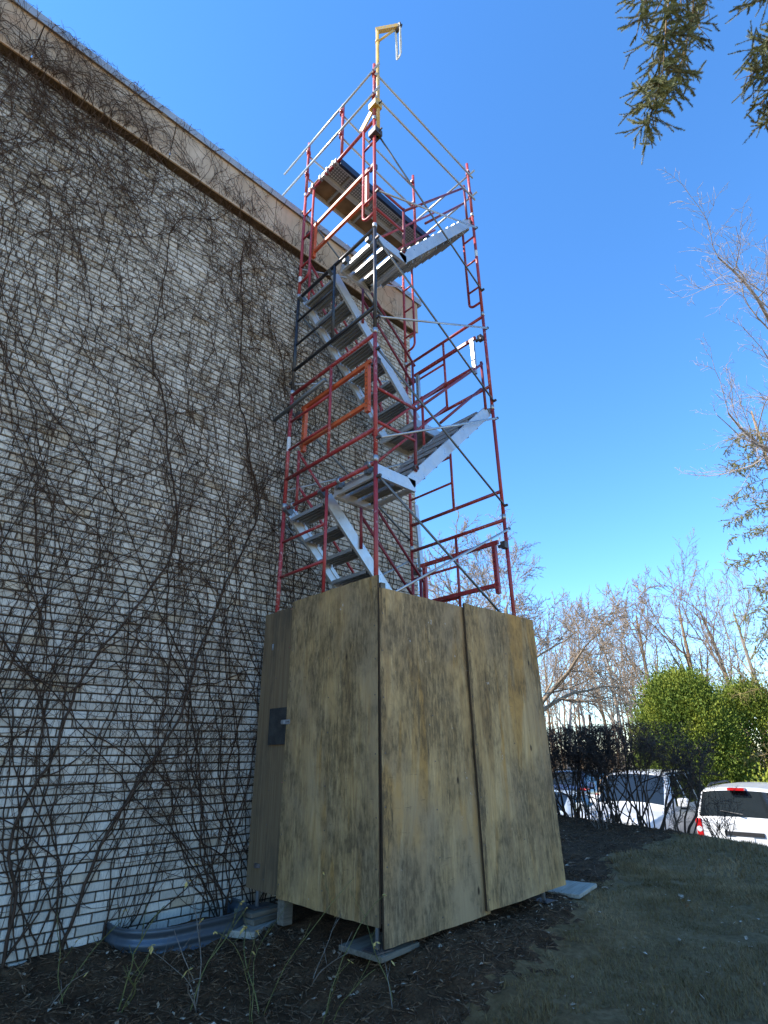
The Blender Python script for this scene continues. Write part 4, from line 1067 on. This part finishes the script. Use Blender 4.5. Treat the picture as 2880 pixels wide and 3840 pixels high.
# ------------------------------------------------------------------ clipped hedge
def hedge(name, label, P0, P1, width, top, nst, seed, tw_n, group=None, zb=None):
    rr = random.Random(seed); t = Tree(seed); t.k = .25
    HS = [dict(n=8, up=.02, wob=.16, start=.40, kids=10, ang=(.3, .9), ratio=.48, rr=.55, tip=.4), dict(n=5, up=.05, wob=.22, start=.15, kids=8, ang=(.4, 1.1), ratio=.55, rr=.6), dict(n=3, up=.03, wob=.28, start=.1, kids=tw_n, ang=(.4, 1.2), ratio=.6, rr=.65), dict(n=1, up=.02, wob=.3, start=1, kids=0, ang=(.4, .9), ratio=.5, rr=.6)]
    for i in range(nst):
        f = (i + rr.random()) / nst; x = P0[0] + (P1[0]-P0[0]) * f; y = P0[1] + (P1[1]-P0[1]) * f
        dx, dy = (P1[0]-P0[0]), (P1[1]-P0[1]); m = math.hypot(dx, dy); o = rr.uniform(-.5, .5) * width
        x += -dy/m*o; y += dx/m*o; z = float(hgt(x, y)) - .03 if zb is None else zb
        t.branch((x, y, z), (rr.uniform(-.3, .3), rr.uniform(-.3, .3), 1), (top - z) * rr.uniform(.8, 1.05) * (1 if f < .92 else .85), rr.uniform(.010, .022), 0, HS)
    # shears: everything above the clipped top is cut away
    for i in (0, 1, 2):
        keep = [k for k in range(len(t.B[i])) if max(t.A[i][k][2], t.B[i][k][2]) < top + rr.gauss(0, .014)]
        for arr in (t.A, t.B, t.RA, t.RB): arr[i] = [arr[i][k] for k in keep]
    base = (P0[0], P0[1], -.05)
    return t.build(name, label, 'hedge', 'hedge', base, group, 'hedge', .0032, True)
H0 = (8.75, 4.3); H1 = (7.36, .82)
hedge('clipped_hedge', 'dark leafless clipped hedge along the bank right of the plywood box', H0, H1, .6, 1.67, 82, 5, 11)
def twig_bush(name, label, x, y, h, n, seed, mat='hedge', r=.006):
    t = Tree(seed); t.k = .02; rr = random.Random(seed); z = float(hgt(x, y)) - .02
    BS = [dict(n=5, up=.04, wob=.13, start=.2, kids=6, ang=(.3, .8), ratio=.5, rr=.6), dict(n=4, up=.04, wob=.18, start=.2, kids=5, ang=(.3, .9), ratio=.5, rr=.65), dict(n=3, up=.02, wob=.2, start=1, kids=0, ang=(.4, .9), ratio=.5, rr=.6)]
    for i in range(n): t.branch((x + rr.uniform(-.12, .12), y + rr.uniform(-.12, .12), z), (rr.uniform(-.8, .8), rr.uniform(-.8, .8), 1), h * rr.uniform(.6, 1.1), r, 0, BS)
    return t.build(name, label, 'shrub', mat, (x, y, z), None, mat, .0022, True)
twig_bush('twiggy_shrub', 'small dark twiggy shrub on the bank in front of the white tailgate', 7.15, .15, .62, 16, 3)
twig_bush('twiggy_shrub', 'pale dry twiggy shrub in front of the hedge', 7.0, 1.95, .5, 9, 4, 'deadcane')
twig_bush('twiggy_shrub', 'thin bare shrub below the side of the white vehicle', 7.45, .95, .65, 8, 6, 'deadcane', .004)

# ================================================================== vehicles
def car(name, label, loc, head, spec, group='vehicles in the parking lot'):
    """loc: front-centre on the ground; head: compass heading (radians from +Y towards +X)"""
    hv = Vector((math.sin(head), math.cos(head), 0)); rt = Vector((hv.y, -hv.x, 0))
    root = tag(empty(name, loc), label, 'car', group)
    root.matrix_world = Matrix.Translation(loc) @ Matrix((-hv, -rt, Vector((0, 0, 1)))).transposed().to_4x4()
    # local: x runs from front (0) to back (L), +y = the car's left side, z up
    K = spec['keys']; L = spec['L']
    ks = np.array([k[0] for k in K]); kv = np.array([k[1:] for k in K])   # s: W, Wt, zs, zb, zt, zc
    def section(s):
        W, Wt, zs, zb, zt, zc = [np.interp(s, ks, kv[:, i]) for i in range(6)]
        zb = min(zb, zt - .02)
        return np.array([(W*.90, zs), (W*.975, zs+.10), (W, zs+.34), (W*.995, zb-.16), (W*.97, zb-.02), (W*.955, zb),
                         ((W*.955)*.45+Wt*.55+.015, zb+(zt-zb)*.55), (Wt+.02, zt-.06*min(1, (zt-zb)/.3)), (Wt-.05, zt), (Wt*.5, zt+(zc-zt)*.75), (0, zc)])
    def S(s, v, side=1):
        c = section(s); i = min(int(v), len(c)-2); f = v - i; p = c[i]*(1-f)+c[i+1]*f
        return np.array([s, p[0]*side, p[1]])
    def patch(n, mat, corners, off=.006, side=1, ns=10, nv=5, parent=root):
        """corners: (s,v) at bottom-front, bottom-back, top-back, top-front"""
        V = []
        for j in range(nv+1):
            for i in range(ns+1):
                a, b_ = i/ns, j/nv
                s_ = (corners[0][0]*(1-a)+corners[1][0]*a)*(1-b_)+(corners[3][0]*(1-a)+corners[2][0]*a)*b_
                v_ = (corners[0][1]*(1-a)+corners[1][1]*a)*(1-b_)+(corners[3][1]*(1-a)+corners[2][1]*a)*b_
                p = S(s_, v_, side); e = .01
                du = S(s_+e, v_, side)-S(s_-e, v_, side); dv = S(s_, min(v_+.05, 9.99), side)-S(s_, max(v_-.05, 0), side)
                nrm = np.cross(du, dv) * side; nrm = nrm/max(np.linalg.norm(nrm), 1e-9)
                if nrm[2] < -.2 and v_ > 5: nrm = -nrm
                if v_ <= 8 and nrm[1]*side < -.3: nrm = -nrm
                V.append(p+nrm*off)
        Q = [(j*(ns+1)+i, j*(ns+1)+i+1, (j+1)*(ns+1)+i+1, (j+1)*(ns+1)+i) for j in range(nv) for i in range(ns)]
        return MB().add(V, Q).build(n, MAT[mat], parent, True)
    ss = np.unique(np.concatenate([ks, np.linspace(0, L, 64)])); rows = []
    for s in ss:
        c = section(s); ring = [(s, p[0], p[1]) for p in c] + [(s, -p[0], p[1]) for p in c[-2::-1]]
        rows.append(ring)
    m = len(rows[0]); V = [p for r_ in rows for p in r_]
    Q = [(i*m+j, (i+1)*m+j, (i+1)*m+j+1, i*m+j+1) for i in range(len(rows)-1) for j in range(m-1)]
    T = []
    for base_, fl in ((0, 1), ((len(rows)-1)*m, -1)):
        for j in range(m//2):
            a, b_, c_, d_ = base_+j, base_+j+1, base_+m-2-j, base_+m-1-j
            if b_ != c_: Q.append((a, b_, c_, d_) if fl > 0 else (d_, c_, b_, a))
    body = MB().add(V, Q).build('body', MAT[spec['paint']], root, True)
    try: body.data.set_sharp_from_angle(angle=R(38))
    except Exception: pass
    wsx = spec['ws']; V = []
    # windscreen and rear window straight across
    def across(n, s0, s1, v0, off):
        V = []; nn = 10
        for j in range(7):
            s_ = s0+(s1-s0)*j/6
            half = S(s_, v0, 1)
            for i in range(nn+1):
                f = -1+2*i/nn; y = half[1]*f; c = section(s_); z = np.interp(abs(y), c[::-1, 0][:4], c[::-1, 1][:4]) if abs(y) <= c[-4, 0] else half[2]
                V.append((s_+off[0], y, z+off[1]))
        Q = [(j*(nn+1)+i, j*(nn+1)+i+1, (j+1)*(nn+1)+i+1, (j+1)*(nn+1)+i) for j in range(6) for i in range(nn)]
        return MB().add(V, Q).build(n, MAT['glass'], root, True)
    across('windscreen', wsx[0]+.05, wsx[1]-.05, 7.9, (-.008, .008))
    if spec.get('rw'): across('rear_window', spec['rw'][0], spec['rw'][1], 7.9, (.008, .006))
    for side in (1, -1):
        for c in spec['win']: patch('side_window', 'glass', c, .005, side)
        for sw in spec['wheels']:
            y = side*(kv[:, 0].max()-.13); rw = spec['rwheel']
            wl_ = MB().lathe([(rw*.62, -.10), (rw*.94, -.11), (rw, -.07), (rw, .07), (rw*.94, .11), (rw*.62, .10)], (sw, y, rw), 'y', 28).build('wheel', MAT['tyre'], root, True)
            MB().lathe([(.0, side*.09), (rw*.14, side*.095), (rw*.2, side*.07), (rw*.52, side*.06), (rw*.63, side*.10)], (sw, y, rw), 'y', 20).build('rim', MAT['rim'], wl_, True)
            # arch lip
            pts = [(sw+(rw+.05)*math.cos(a), side*(kv[:, 0].max()*.992), rw+(rw+.05)*math.sin(a)) for a in np.linspace(-.25, math.pi+.25, 18)]
            MB().path(pts, .028, 6).build('arch_trim', MAT['trim'], root, True)
            Vd = [(sw, side*(kv[:, 0].max()*1.002), rw)]+[(sw+(rw+.05)*math.cos(a), side*(kv[:, 0].max()*1.002), rw+(rw+.05)*math.sin(a)) for a in np.linspace(0, 2*math.pi, 25)]
            MB().add(Vd, None, [(0, i+1, i+2) for i in range(24)]).build('wheel_well', MAT['trim'], root)
        # mirror, handles, belt trim
        mx = wsx[0]+.62; mz = kv[:, 3].max()+.10; my = side*(kv[:, 0].max()+.11)
        b = MB(); b.box((mx-.10, my-.13, mz-.085), (mx+.06, my+.11, mz+.115)); o = b.build('mirror', MAT[spec['paint']], root); md = o.modifiers.new('b', 'BEVEL'); md.width = .04; md.segments = 3
        b = MB(); b.box((mx-.02, my-.10, mz-.135), (mx+.03, my+.07, mz-.086)); b.build('mirror_foot', MAT['trim'], root)
        for hx_ in spec['handles']:
            p = S(hx_, 4.4, side); b = MB(); b.box((hx_-.10, p[1]-.02, p[2]-.10), (hx_+.10, p[1]+side*.035+.001, p[2]-.065)) if side > 0 else b.box((hx_-.10, p[1]+side*.035, p[2]-.10), (hx_+.10, p[1]+.02, p[2]-.065))
            b.build('door_handle', MAT[spec['paint']], root)
        for dx_ in spec['seams']:
            V = []
            for v_ in np.linspace(1.2, 5, 8):
                p = S(dx_, v_, side); V += [(dx_-.005, p[1]+side*.003, p[2]), (dx_+.005, p[1]+side*.003, p[2])]
            MB().add(V, [(2*i, 2*i+1, 2*i+3, 2*i+2) for i in range(7)]).build('door_seam', MAT['trim'], root)
        if spec.get('rack'):
            p = S(wsx[1]+.5, 8, side); b = MB(); yq = p[1]-side*.03; zq = p[2]+.05
            b.path([(wsx[1]+.15, yq, zq-.03), (wsx[1]+.3, yq, zq+.01), (L-.7, yq, zq+.01), (L-.45, yq, zq-.04)], .022, 8); b.build('roof_rail', MAT['trim'], root, True)
        # lights
        yw = kv[:, 0].max()
        b = MB(); b.box((-.02 if spec['blunt'] else .02, min(side*yw*.52, side*yw*.88), spec['hl']-.10), (.22, max(side*yw*.52, side*yw*.88), spec['hl']+.08)); o = b.build('headlight', MAT['clear'], root); md = o.modifiers.new('b', 'BEVEL'); md.width = .03
        b = MB(); b.box((.04, min(side*yw*.90, side*yw*.975), spec['hl']-.18), (.26, max(side*yw*.90, side*yw*.975), spec['hl']+.02)); b.build('indicator', MAT['amber'], root)
        tl0, tl1 = spec['tl']
        b = MB(); b.box((L-.16, min(side*yw*.815, side*yw*.945), tl0), (L+.022, max(side*yw*.815, side*yw*.945), tl1)); o = b.build('taillight', MAT['lens'], root); md = o.modifiers.new('b', 'BEVEL'); md.width = .02; md.segments = 2
        b = MB(); b.lathe([(0, 0), (.055, 0)], (L+.0225, side*yw*.88, tl0+(tl1-tl0)*.55), 'x', 14); b.build('reverse_lamp', MAT['clear'], root)
    # bumpers, grille, plates
    b = MB(); b.box((-.10, -.88*kv[:, 0].max(), .38), (.18, .88*kv[:, 0].max(), .66)); o = b.build('front_bumper', MAT[spec['paint']], root); md = o.modifiers.new('b', 'BEVEL'); md.width = .07; md.segments = 3
    b = MB(); b.box((-.025, -.5*kv[:, 0].max(), spec['hl']-.16), (.1, .5*kv[:, 0].max(), spec['hl']+.07)); b.build('grille', MAT['trim'], root)
    b = MB(); b.box((-.035, -.5*kv[:, 0].max(), spec['hl']-.05), (.0, .5*kv[:, 0].max(), spec['hl']-.01)); b.build('grille_bar', MAT['rim'], root)
    b = MB(); b.box((L-.12, -.9*kv[:, 0].max(), .40), (L+.13, .9*kv[:, 0].max(), .64)); o = b.build('rear_bumper', MAT[spec['paint']], root); md = o.modifiers.new('b', 'BEVEL'); md.width = .05; md.segments = 3
    b = MB(); b.box((L+.005, -.36, .86), (L+.03, .36, .93)); b.build('tailgate_trim', MAT['trim'], root)
    b = MB(); b.box((L+.004, -.16, .69), (L+.02, .16, .84)); b.build('number_plate', MAT['plate'], root)
    if spec.get('rw'):
        b = MB(); zt = kv[:, 4].max(); b.box((L-.30, -.16, zt-.045), (L-.085, .16, zt-.0)); b.build('brake_light', MAT['lens'], root)
        b = MB(); b.segs([(L-.0, -.05, kv[:, 3].max()+.07)], [(L-.09, .38, kv[:, 3].max()+.12)], .012, .008, 6, True); b.build('wiper', MAT['trim'], root)
    return root
# s: half width, half width of roof, sill z, belt z, roof edge z, roof centre z
def suv_keys(L, H, W, blunt=True):
    return [(0, W*.86, W*.72, .42, .98, .98, 1.02), (.12, W*.95, W*.80, .36, 1.04, 1.05, 1.10), (.45, W, W*.85, .30, 1.10, 1.11, 1.16), (1.25, W, W*.88, .28, 1.15, 1.17, 1.22),
            (1.45, W, W*.86, .28, 1.16, 1.24, 1.30), (2.18, W, W*.74, .28, 1.16, H-.10, H-.05), (2.45, W, W*.73, .28, 1.16, H-.05, H), (L*.7, W, W*.73, .28, 1.17, H-.04, H+.01), (L-.42, W*.985, W*.76, .30, 1.18, H-.07, H-.03),
            (L-.27, W*.98, W*.78, .31, 1.18, H-.11, H-.07), (L-.06, W*.97, W*.90, .33, 1.10, 1.14, 1.16), (L, W*.955, W*.90, .36, 1.05, 1.07, 1.08)]
def suv_spec(paint_, L=5.05, H=1.88, W=.99, rack=True):
    return dict(L=L, keys=suv_keys(L, H, W), paint=paint_, ws=(1.42, 2.20), rw=(L-.26, L-.075), wheels=(.95, L-1.10), rwheel=.385, handles=(3.05, 4.0), seams=(1.75, 2.95, 3.85), hl=.86, tl=(.70, 1.14), blunt=True, rack=rack,
        win=[((1.95, 5.15), (2.86, 5.15), (2.82, 7.0), (2.42, 7.0)), ((2.96, 5.15), (3.78, 5.15), (3.66, 7.0), (2.93, 7.0)), ((3.90, 5.15), (L-.36, 5.2), (L-.52, 7.0), (3.80, 7.0))])
PZ = -1.36
car('white_suv', 'white sport utility vehicle facing the lawn behind the dark hedge', (10.55, 3.62, PZ + .08), R(266), suv_spec('white', 5.1, 1.98, 1.0))
car('white_suv', 'white sport utility vehicle at the right edge with its tailgate towards the lawn', (11.35 + 4.7, 1.42, PZ + .05), R(86), suv_spec('white', 4.7, 1.78, .95))
def sedan_keys(L, H, W):
    return [(0, W*.82, W*.66, .36, .66, .68, .70), (.15, W*.93, W*.78, .30, .74, .76, .80), (.8, W, W*.86, .26, .88, .90, .94), (1.25, W, W*.86, .25, .93, .97, 1.0), (1.4, W, W*.82, .25, .95, 1.02, 1.05), (2.15, W, W*.66, .25, .96, H-.08, H-.03), (2.7, W, W*.64, .25, .97, H-.04, H),
            (3.4, W, W*.66, .26, .98, H-.10, H-.05), (4.05, W*.985, W*.78, .28, .99, 1.05, 1.08), (L-.2, W*.95, W*.80, .32, .96, 1.0, 1.03), (L, W*.88, W*.74, .38, .88, .90, .92)]
def sedan_spec(paint_):
    L = 4.7; return dict(L=L, keys=sedan_keys(L, 1.45, .91), paint=paint_, ws=(1.32, 2.2), rw=(3.45, 4.02), wheels=(.9, 3.75), rwheel=.32, handles=(2.65, 3.5), seams=(1.6, 2.55, 3.45), hl=.66, tl=(.70, .90), blunt=False,
        win=[((1.85, 5.15), (2.5, 5.15), (2.48, 7.0), (2.3, 7.0)), ((2.58, 5.15), (3.5, 5.2), (3.25, 7.0), (2.56, 7.0))])
car('silver_sedan', 'silver blue car behind the hedge beside the plywood box', (11.0, 6.45, PZ + .03), R(266), sedan_spec('silver'))
car('navy_suv', 'dark blue vehicle across the lot behind the hedge', (17.6, 9.6, PZ + .03), R(266), suv_spec('navy', 4.8, 1.8, .96))
car('tan_suv', 'tan vehicle across the lot seen through the hedge', (17.6 + 4.8, 6.9, PZ + .03), R(86), suv_spec('tan', 4.8, 1.75, .95))
# lamp post far across the lot
lp_ = pix(2222, 2750, 34); lr = tag(empty('lot_lamp', (lp_.x, lp_.y, GZ0)), 'slim parking lot lamp with a pale head above the hedge', 'street lamp')
MB().path([(0, 0, 0), (0, 0, 4.7)], .05, 8).build('pole', MAT['trim'], lr, True)
b = MB(); b.box((-.35, -.14, 4.68), (.22, .14, 4.82)); o = b.build('lamp_head', MAT['clear'], lr)

# ================================================================== ground cover
def blades(n, xr, yr, seed, hmin, hmax, wid, test):
    g = np.random.default_rng(seed); x = g.uniform(*xr, n); y = g.uniform(*yr, n); k = test(x, y); x, y = x[k], y[k]; n = len(x)
    z = hgt(x, y) + (vnoise(x*3, y*3, 6) - .5) * .03
    h = g.uniform(hmin, hmax, n) * (.5 + vnoise(x * 1.7, y * 1.7, 4)); a = g.uniform(0, 6.28, n); ln = g.uniform(.2, 1.1, n)
    wx, wy = np.cos(a) * wid, np.sin(a) * wid; lx, ly = -np.sin(a) * h * ln, np.cos(a) * h * ln
    V = np.stack([np.stack([x-wx, y-wy, z-.005], -1), np.stack([x+wx, y+wy, z-.005], -1), np.stack([x+lx, y+ly, z+h*.8], -1)], 1)
    return V.reshape(-1, 3), np.arange(n * 3).reshape(-1, 3)
lawn_t = lambda x, y: ~mulch_mask(x, y + .10) & (vnoise(x * 2.3, y * 2.3, 31) * .6 + vnoise(x * 7, y * 7, 32) * .4 > .30)
b = MB()
V, T = blades(95000, (-.6, 4.4), (-3.2, .6), 5, .015, .058, .0026, lawn_t); b.add(V, None, T)
V, T = blades(45000, (3.5, 8.8), (-4.5, 2.0), 6, .02, .06, .005, lawn_t); b.add(V, None, T)
tag(b.build('grass', MAT['grass']), 'sparse brown and green winter lawn right of the plywood box', 'grass', kind='stuff')
def chips(n, xr, yr, seed, lmin, lmax, w, test, flat=.35, lift=.012):
    g = np.random.default_rng(seed); x = g.uniform(*xr, n); y = g.uniform(*yr, n); k = test(x, y); x, y = x[k], y[k]; n = len(x)
    z = hgt(x, y) + (vnoise(x*9, y*9, 1)-.5)*.035 + (vnoise(x*24, y*24, 2)-.5)*.028 + (vnoise(x*2, y*2, 5)-.5)*.05 + g.uniform(0, lift, n)
    a = g.uniform(0, 6.28, n); t = g.normal(0, flat, n); L = g.uniform(lmin, lmax, n) / 2
    d = np.stack([np.cos(a)*np.cos(t), np.sin(a)*np.cos(t), np.sin(t)], -1) * L[:, None]; P = np.stack([x, y, z], -1)
    return P, d, n
b = MB(); inside = lambda x, y: mulch_mask(x, y) & ~((x > .1) & (x < 2.2) & (y > .15) & (y < 1.7)) & (y < 1.86)
P, d, n = chips(16000, (-2.4, 3.6), (-1.6, 1.88), 7, .02, .09, .004, inside); b.segs(P - d, P + d, rng.uniform(.0015, .005, n), rng.uniform(.001, .004, n), 3)
P, d, n = chips(5000, (2.4, 8.6), (-.5, 5.5), 8, .04, .14, .006, mulch_mask); b.segs(P - d, P + d, rng.uniform(.003, .007, n), rng.uniform(.002, .005, n), 3)
tag(b.build('mulch_chips', MAT['chips']), 'dark shredded bark mulch and twigs on the bed', 'mulch', kind='stuff')
b = MB()
def litter(n, xr, yr, seed, smin, smax, test):
    P, d, m = chips(n, xr, yr, seed, smin, smax, 0, test, .25, .02)
    g = np.random.default_rng(seed); s = np.cross(d, [0, 0, 1.]) * .65; up = np.array([0, 0, 1.]) * np.linalg.norm(d, axis=1)[:, None]
    V = np.stack([P - d, P + s + up * g.uniform(0, .5, (m, 1)), P + d + up * g.uniform(0, .4, (m, 1)), P - s + up * g.uniform(0, .6, (m, 1))], 1)
    b.add(V.reshape(-1, 3), np.arange(m * 4).reshape(-1, 4))
litter(900, (-2.2, 2.6), (-1.4, 1.8), 9, .014, .05, inside); litter(240, (2.4, 8.5), (-1.5, 5), 10, .03, .09, lambda x, y: vnoise(x*1.3, y*1.3, 12) > .5); litter(160, (.2, 4), (-2.6, .3), 11, .02, .055, lawn_t)
tag(b.build('leaf_litter', MAT['litter']), 'pale scraps of dead leaves scattered over the mulch and lawn', 'leaves', kind='stuff')

# ------------------------------------------------------------------ rose canes in front
def rose(x, y, seed, n, hh, label, spread=.5):
    rr = random.Random(seed); z = float(hgt(x, y)) - .03; root = tag(empty('rose_bush', (x, y, z)), label, 'rose bush', 'bare rose bushes in the mulch bed')
    lf = []
    for i in range(n):
        h = hh * rr.uniform(.55, 1.1); a = rr.uniform(0, 6.28); le = rr.uniform(.1, spread * 1.5)
        P = []; p = [rr.uniform(-.06, .06), rr.uniform(-.06, .06), 0]; d = [math.cos(a)*le, math.sin(a)*le, 1]
        m = 9
        for k in range(m + 1):
            P.append(tuple(p)); d = [d[0] + rr.gauss(0, .15) + .05*math.cos(a), d[1] + rr.gauss(0, .15) + .05*math.sin(a), d[2] - .05]
            q = math.sqrt(sum(c*c for c in d)); p = [p[j] + d[j]/q*h/m for j in range(3)]
        r0 = rr.uniform(.0025, .0050); b = MB(); b.path(P, np.linspace(r0, r0*.5, m+1), 6)
        for k in range(2, m):   # thorns
            q = P[k]; t = rr.uniform(0, 6.28); b.segs([q], [(q[0]+.011*math.cos(t), q[1]+.011*math.sin(t), q[2]+.004)], .0022, .0003, 3)
        for k in (4, 6, 7):
            if rr.random() < .75:   # side shoots
                q = np.array(P[k]); t = rr.uniform(0, 6.28); l = rr.uniform(.05, .2)*hh/.5; e = q + np.array([math.cos(t)*.6, math.sin(t)*.6, .8])*l
                mid_ = (q+e)/2 + np.array([0, 0, -.01]); b.path([q, mid_, e], [r0*.55, r0*.45, r0*.3], 5); lf.append(e)
        b.build('cane', MAT['cane' if rr.random() < .78 else 'deadcane'], root, True); lf.append(np.array(P[-1]))
    for e in lf:
        if rr.random() < .42:
            c = MB()
            for _ in range(rr.randint(1, 3)):
                t = rr.uniform(0, 6.28); L = rr.uniform(.022, .045); dv = np.array([math.cos(t)*.7, math.sin(t)*.7, rr.uniform(-1.0, .2)])*L; sv = np.array([-math.sin(t), math.cos(t), rr.uniform(-.4, .4)])*L*.3
                c.add([e, e+dv*.5+sv, e+dv, e+dv*.5-sv, e+dv*.5+np.array([0, 0, -.006])], None, [(0, 1, 4), (1, 2, 4), (2, 3, 4), (3, 0, 4)])
            c.build('dry_leaf', MAT['dryleaf'], root)
RB = [(-1.62, 1.12, 1, 3, .50, 'rose canes left of the window well, at the left of the bed'), (-1.34, .74, 2, 3, .55, 'bare rose canes in front of the left end of the window well'), (-1.02, .52, 3, 4, .75, 'rose canes with yellow leaves in front of the window well'),
      (-.80, .24, 4, 4, .85, 'tall green rose canes in the middle of the bed'), (-.50, .02, 5, 3, .70, 'rose canes leaning right near the bottom of the photo'), (-.30, .40, 6, 2, .45, 'thin rose canes in front of the board pile'), (-.12, -.26, 7, 2, .55, 'thin arching rose canes in front of the box corner')]
for a in RB: rose(*a[:5], a[5])
SC.render.engine = 'CYCLES'
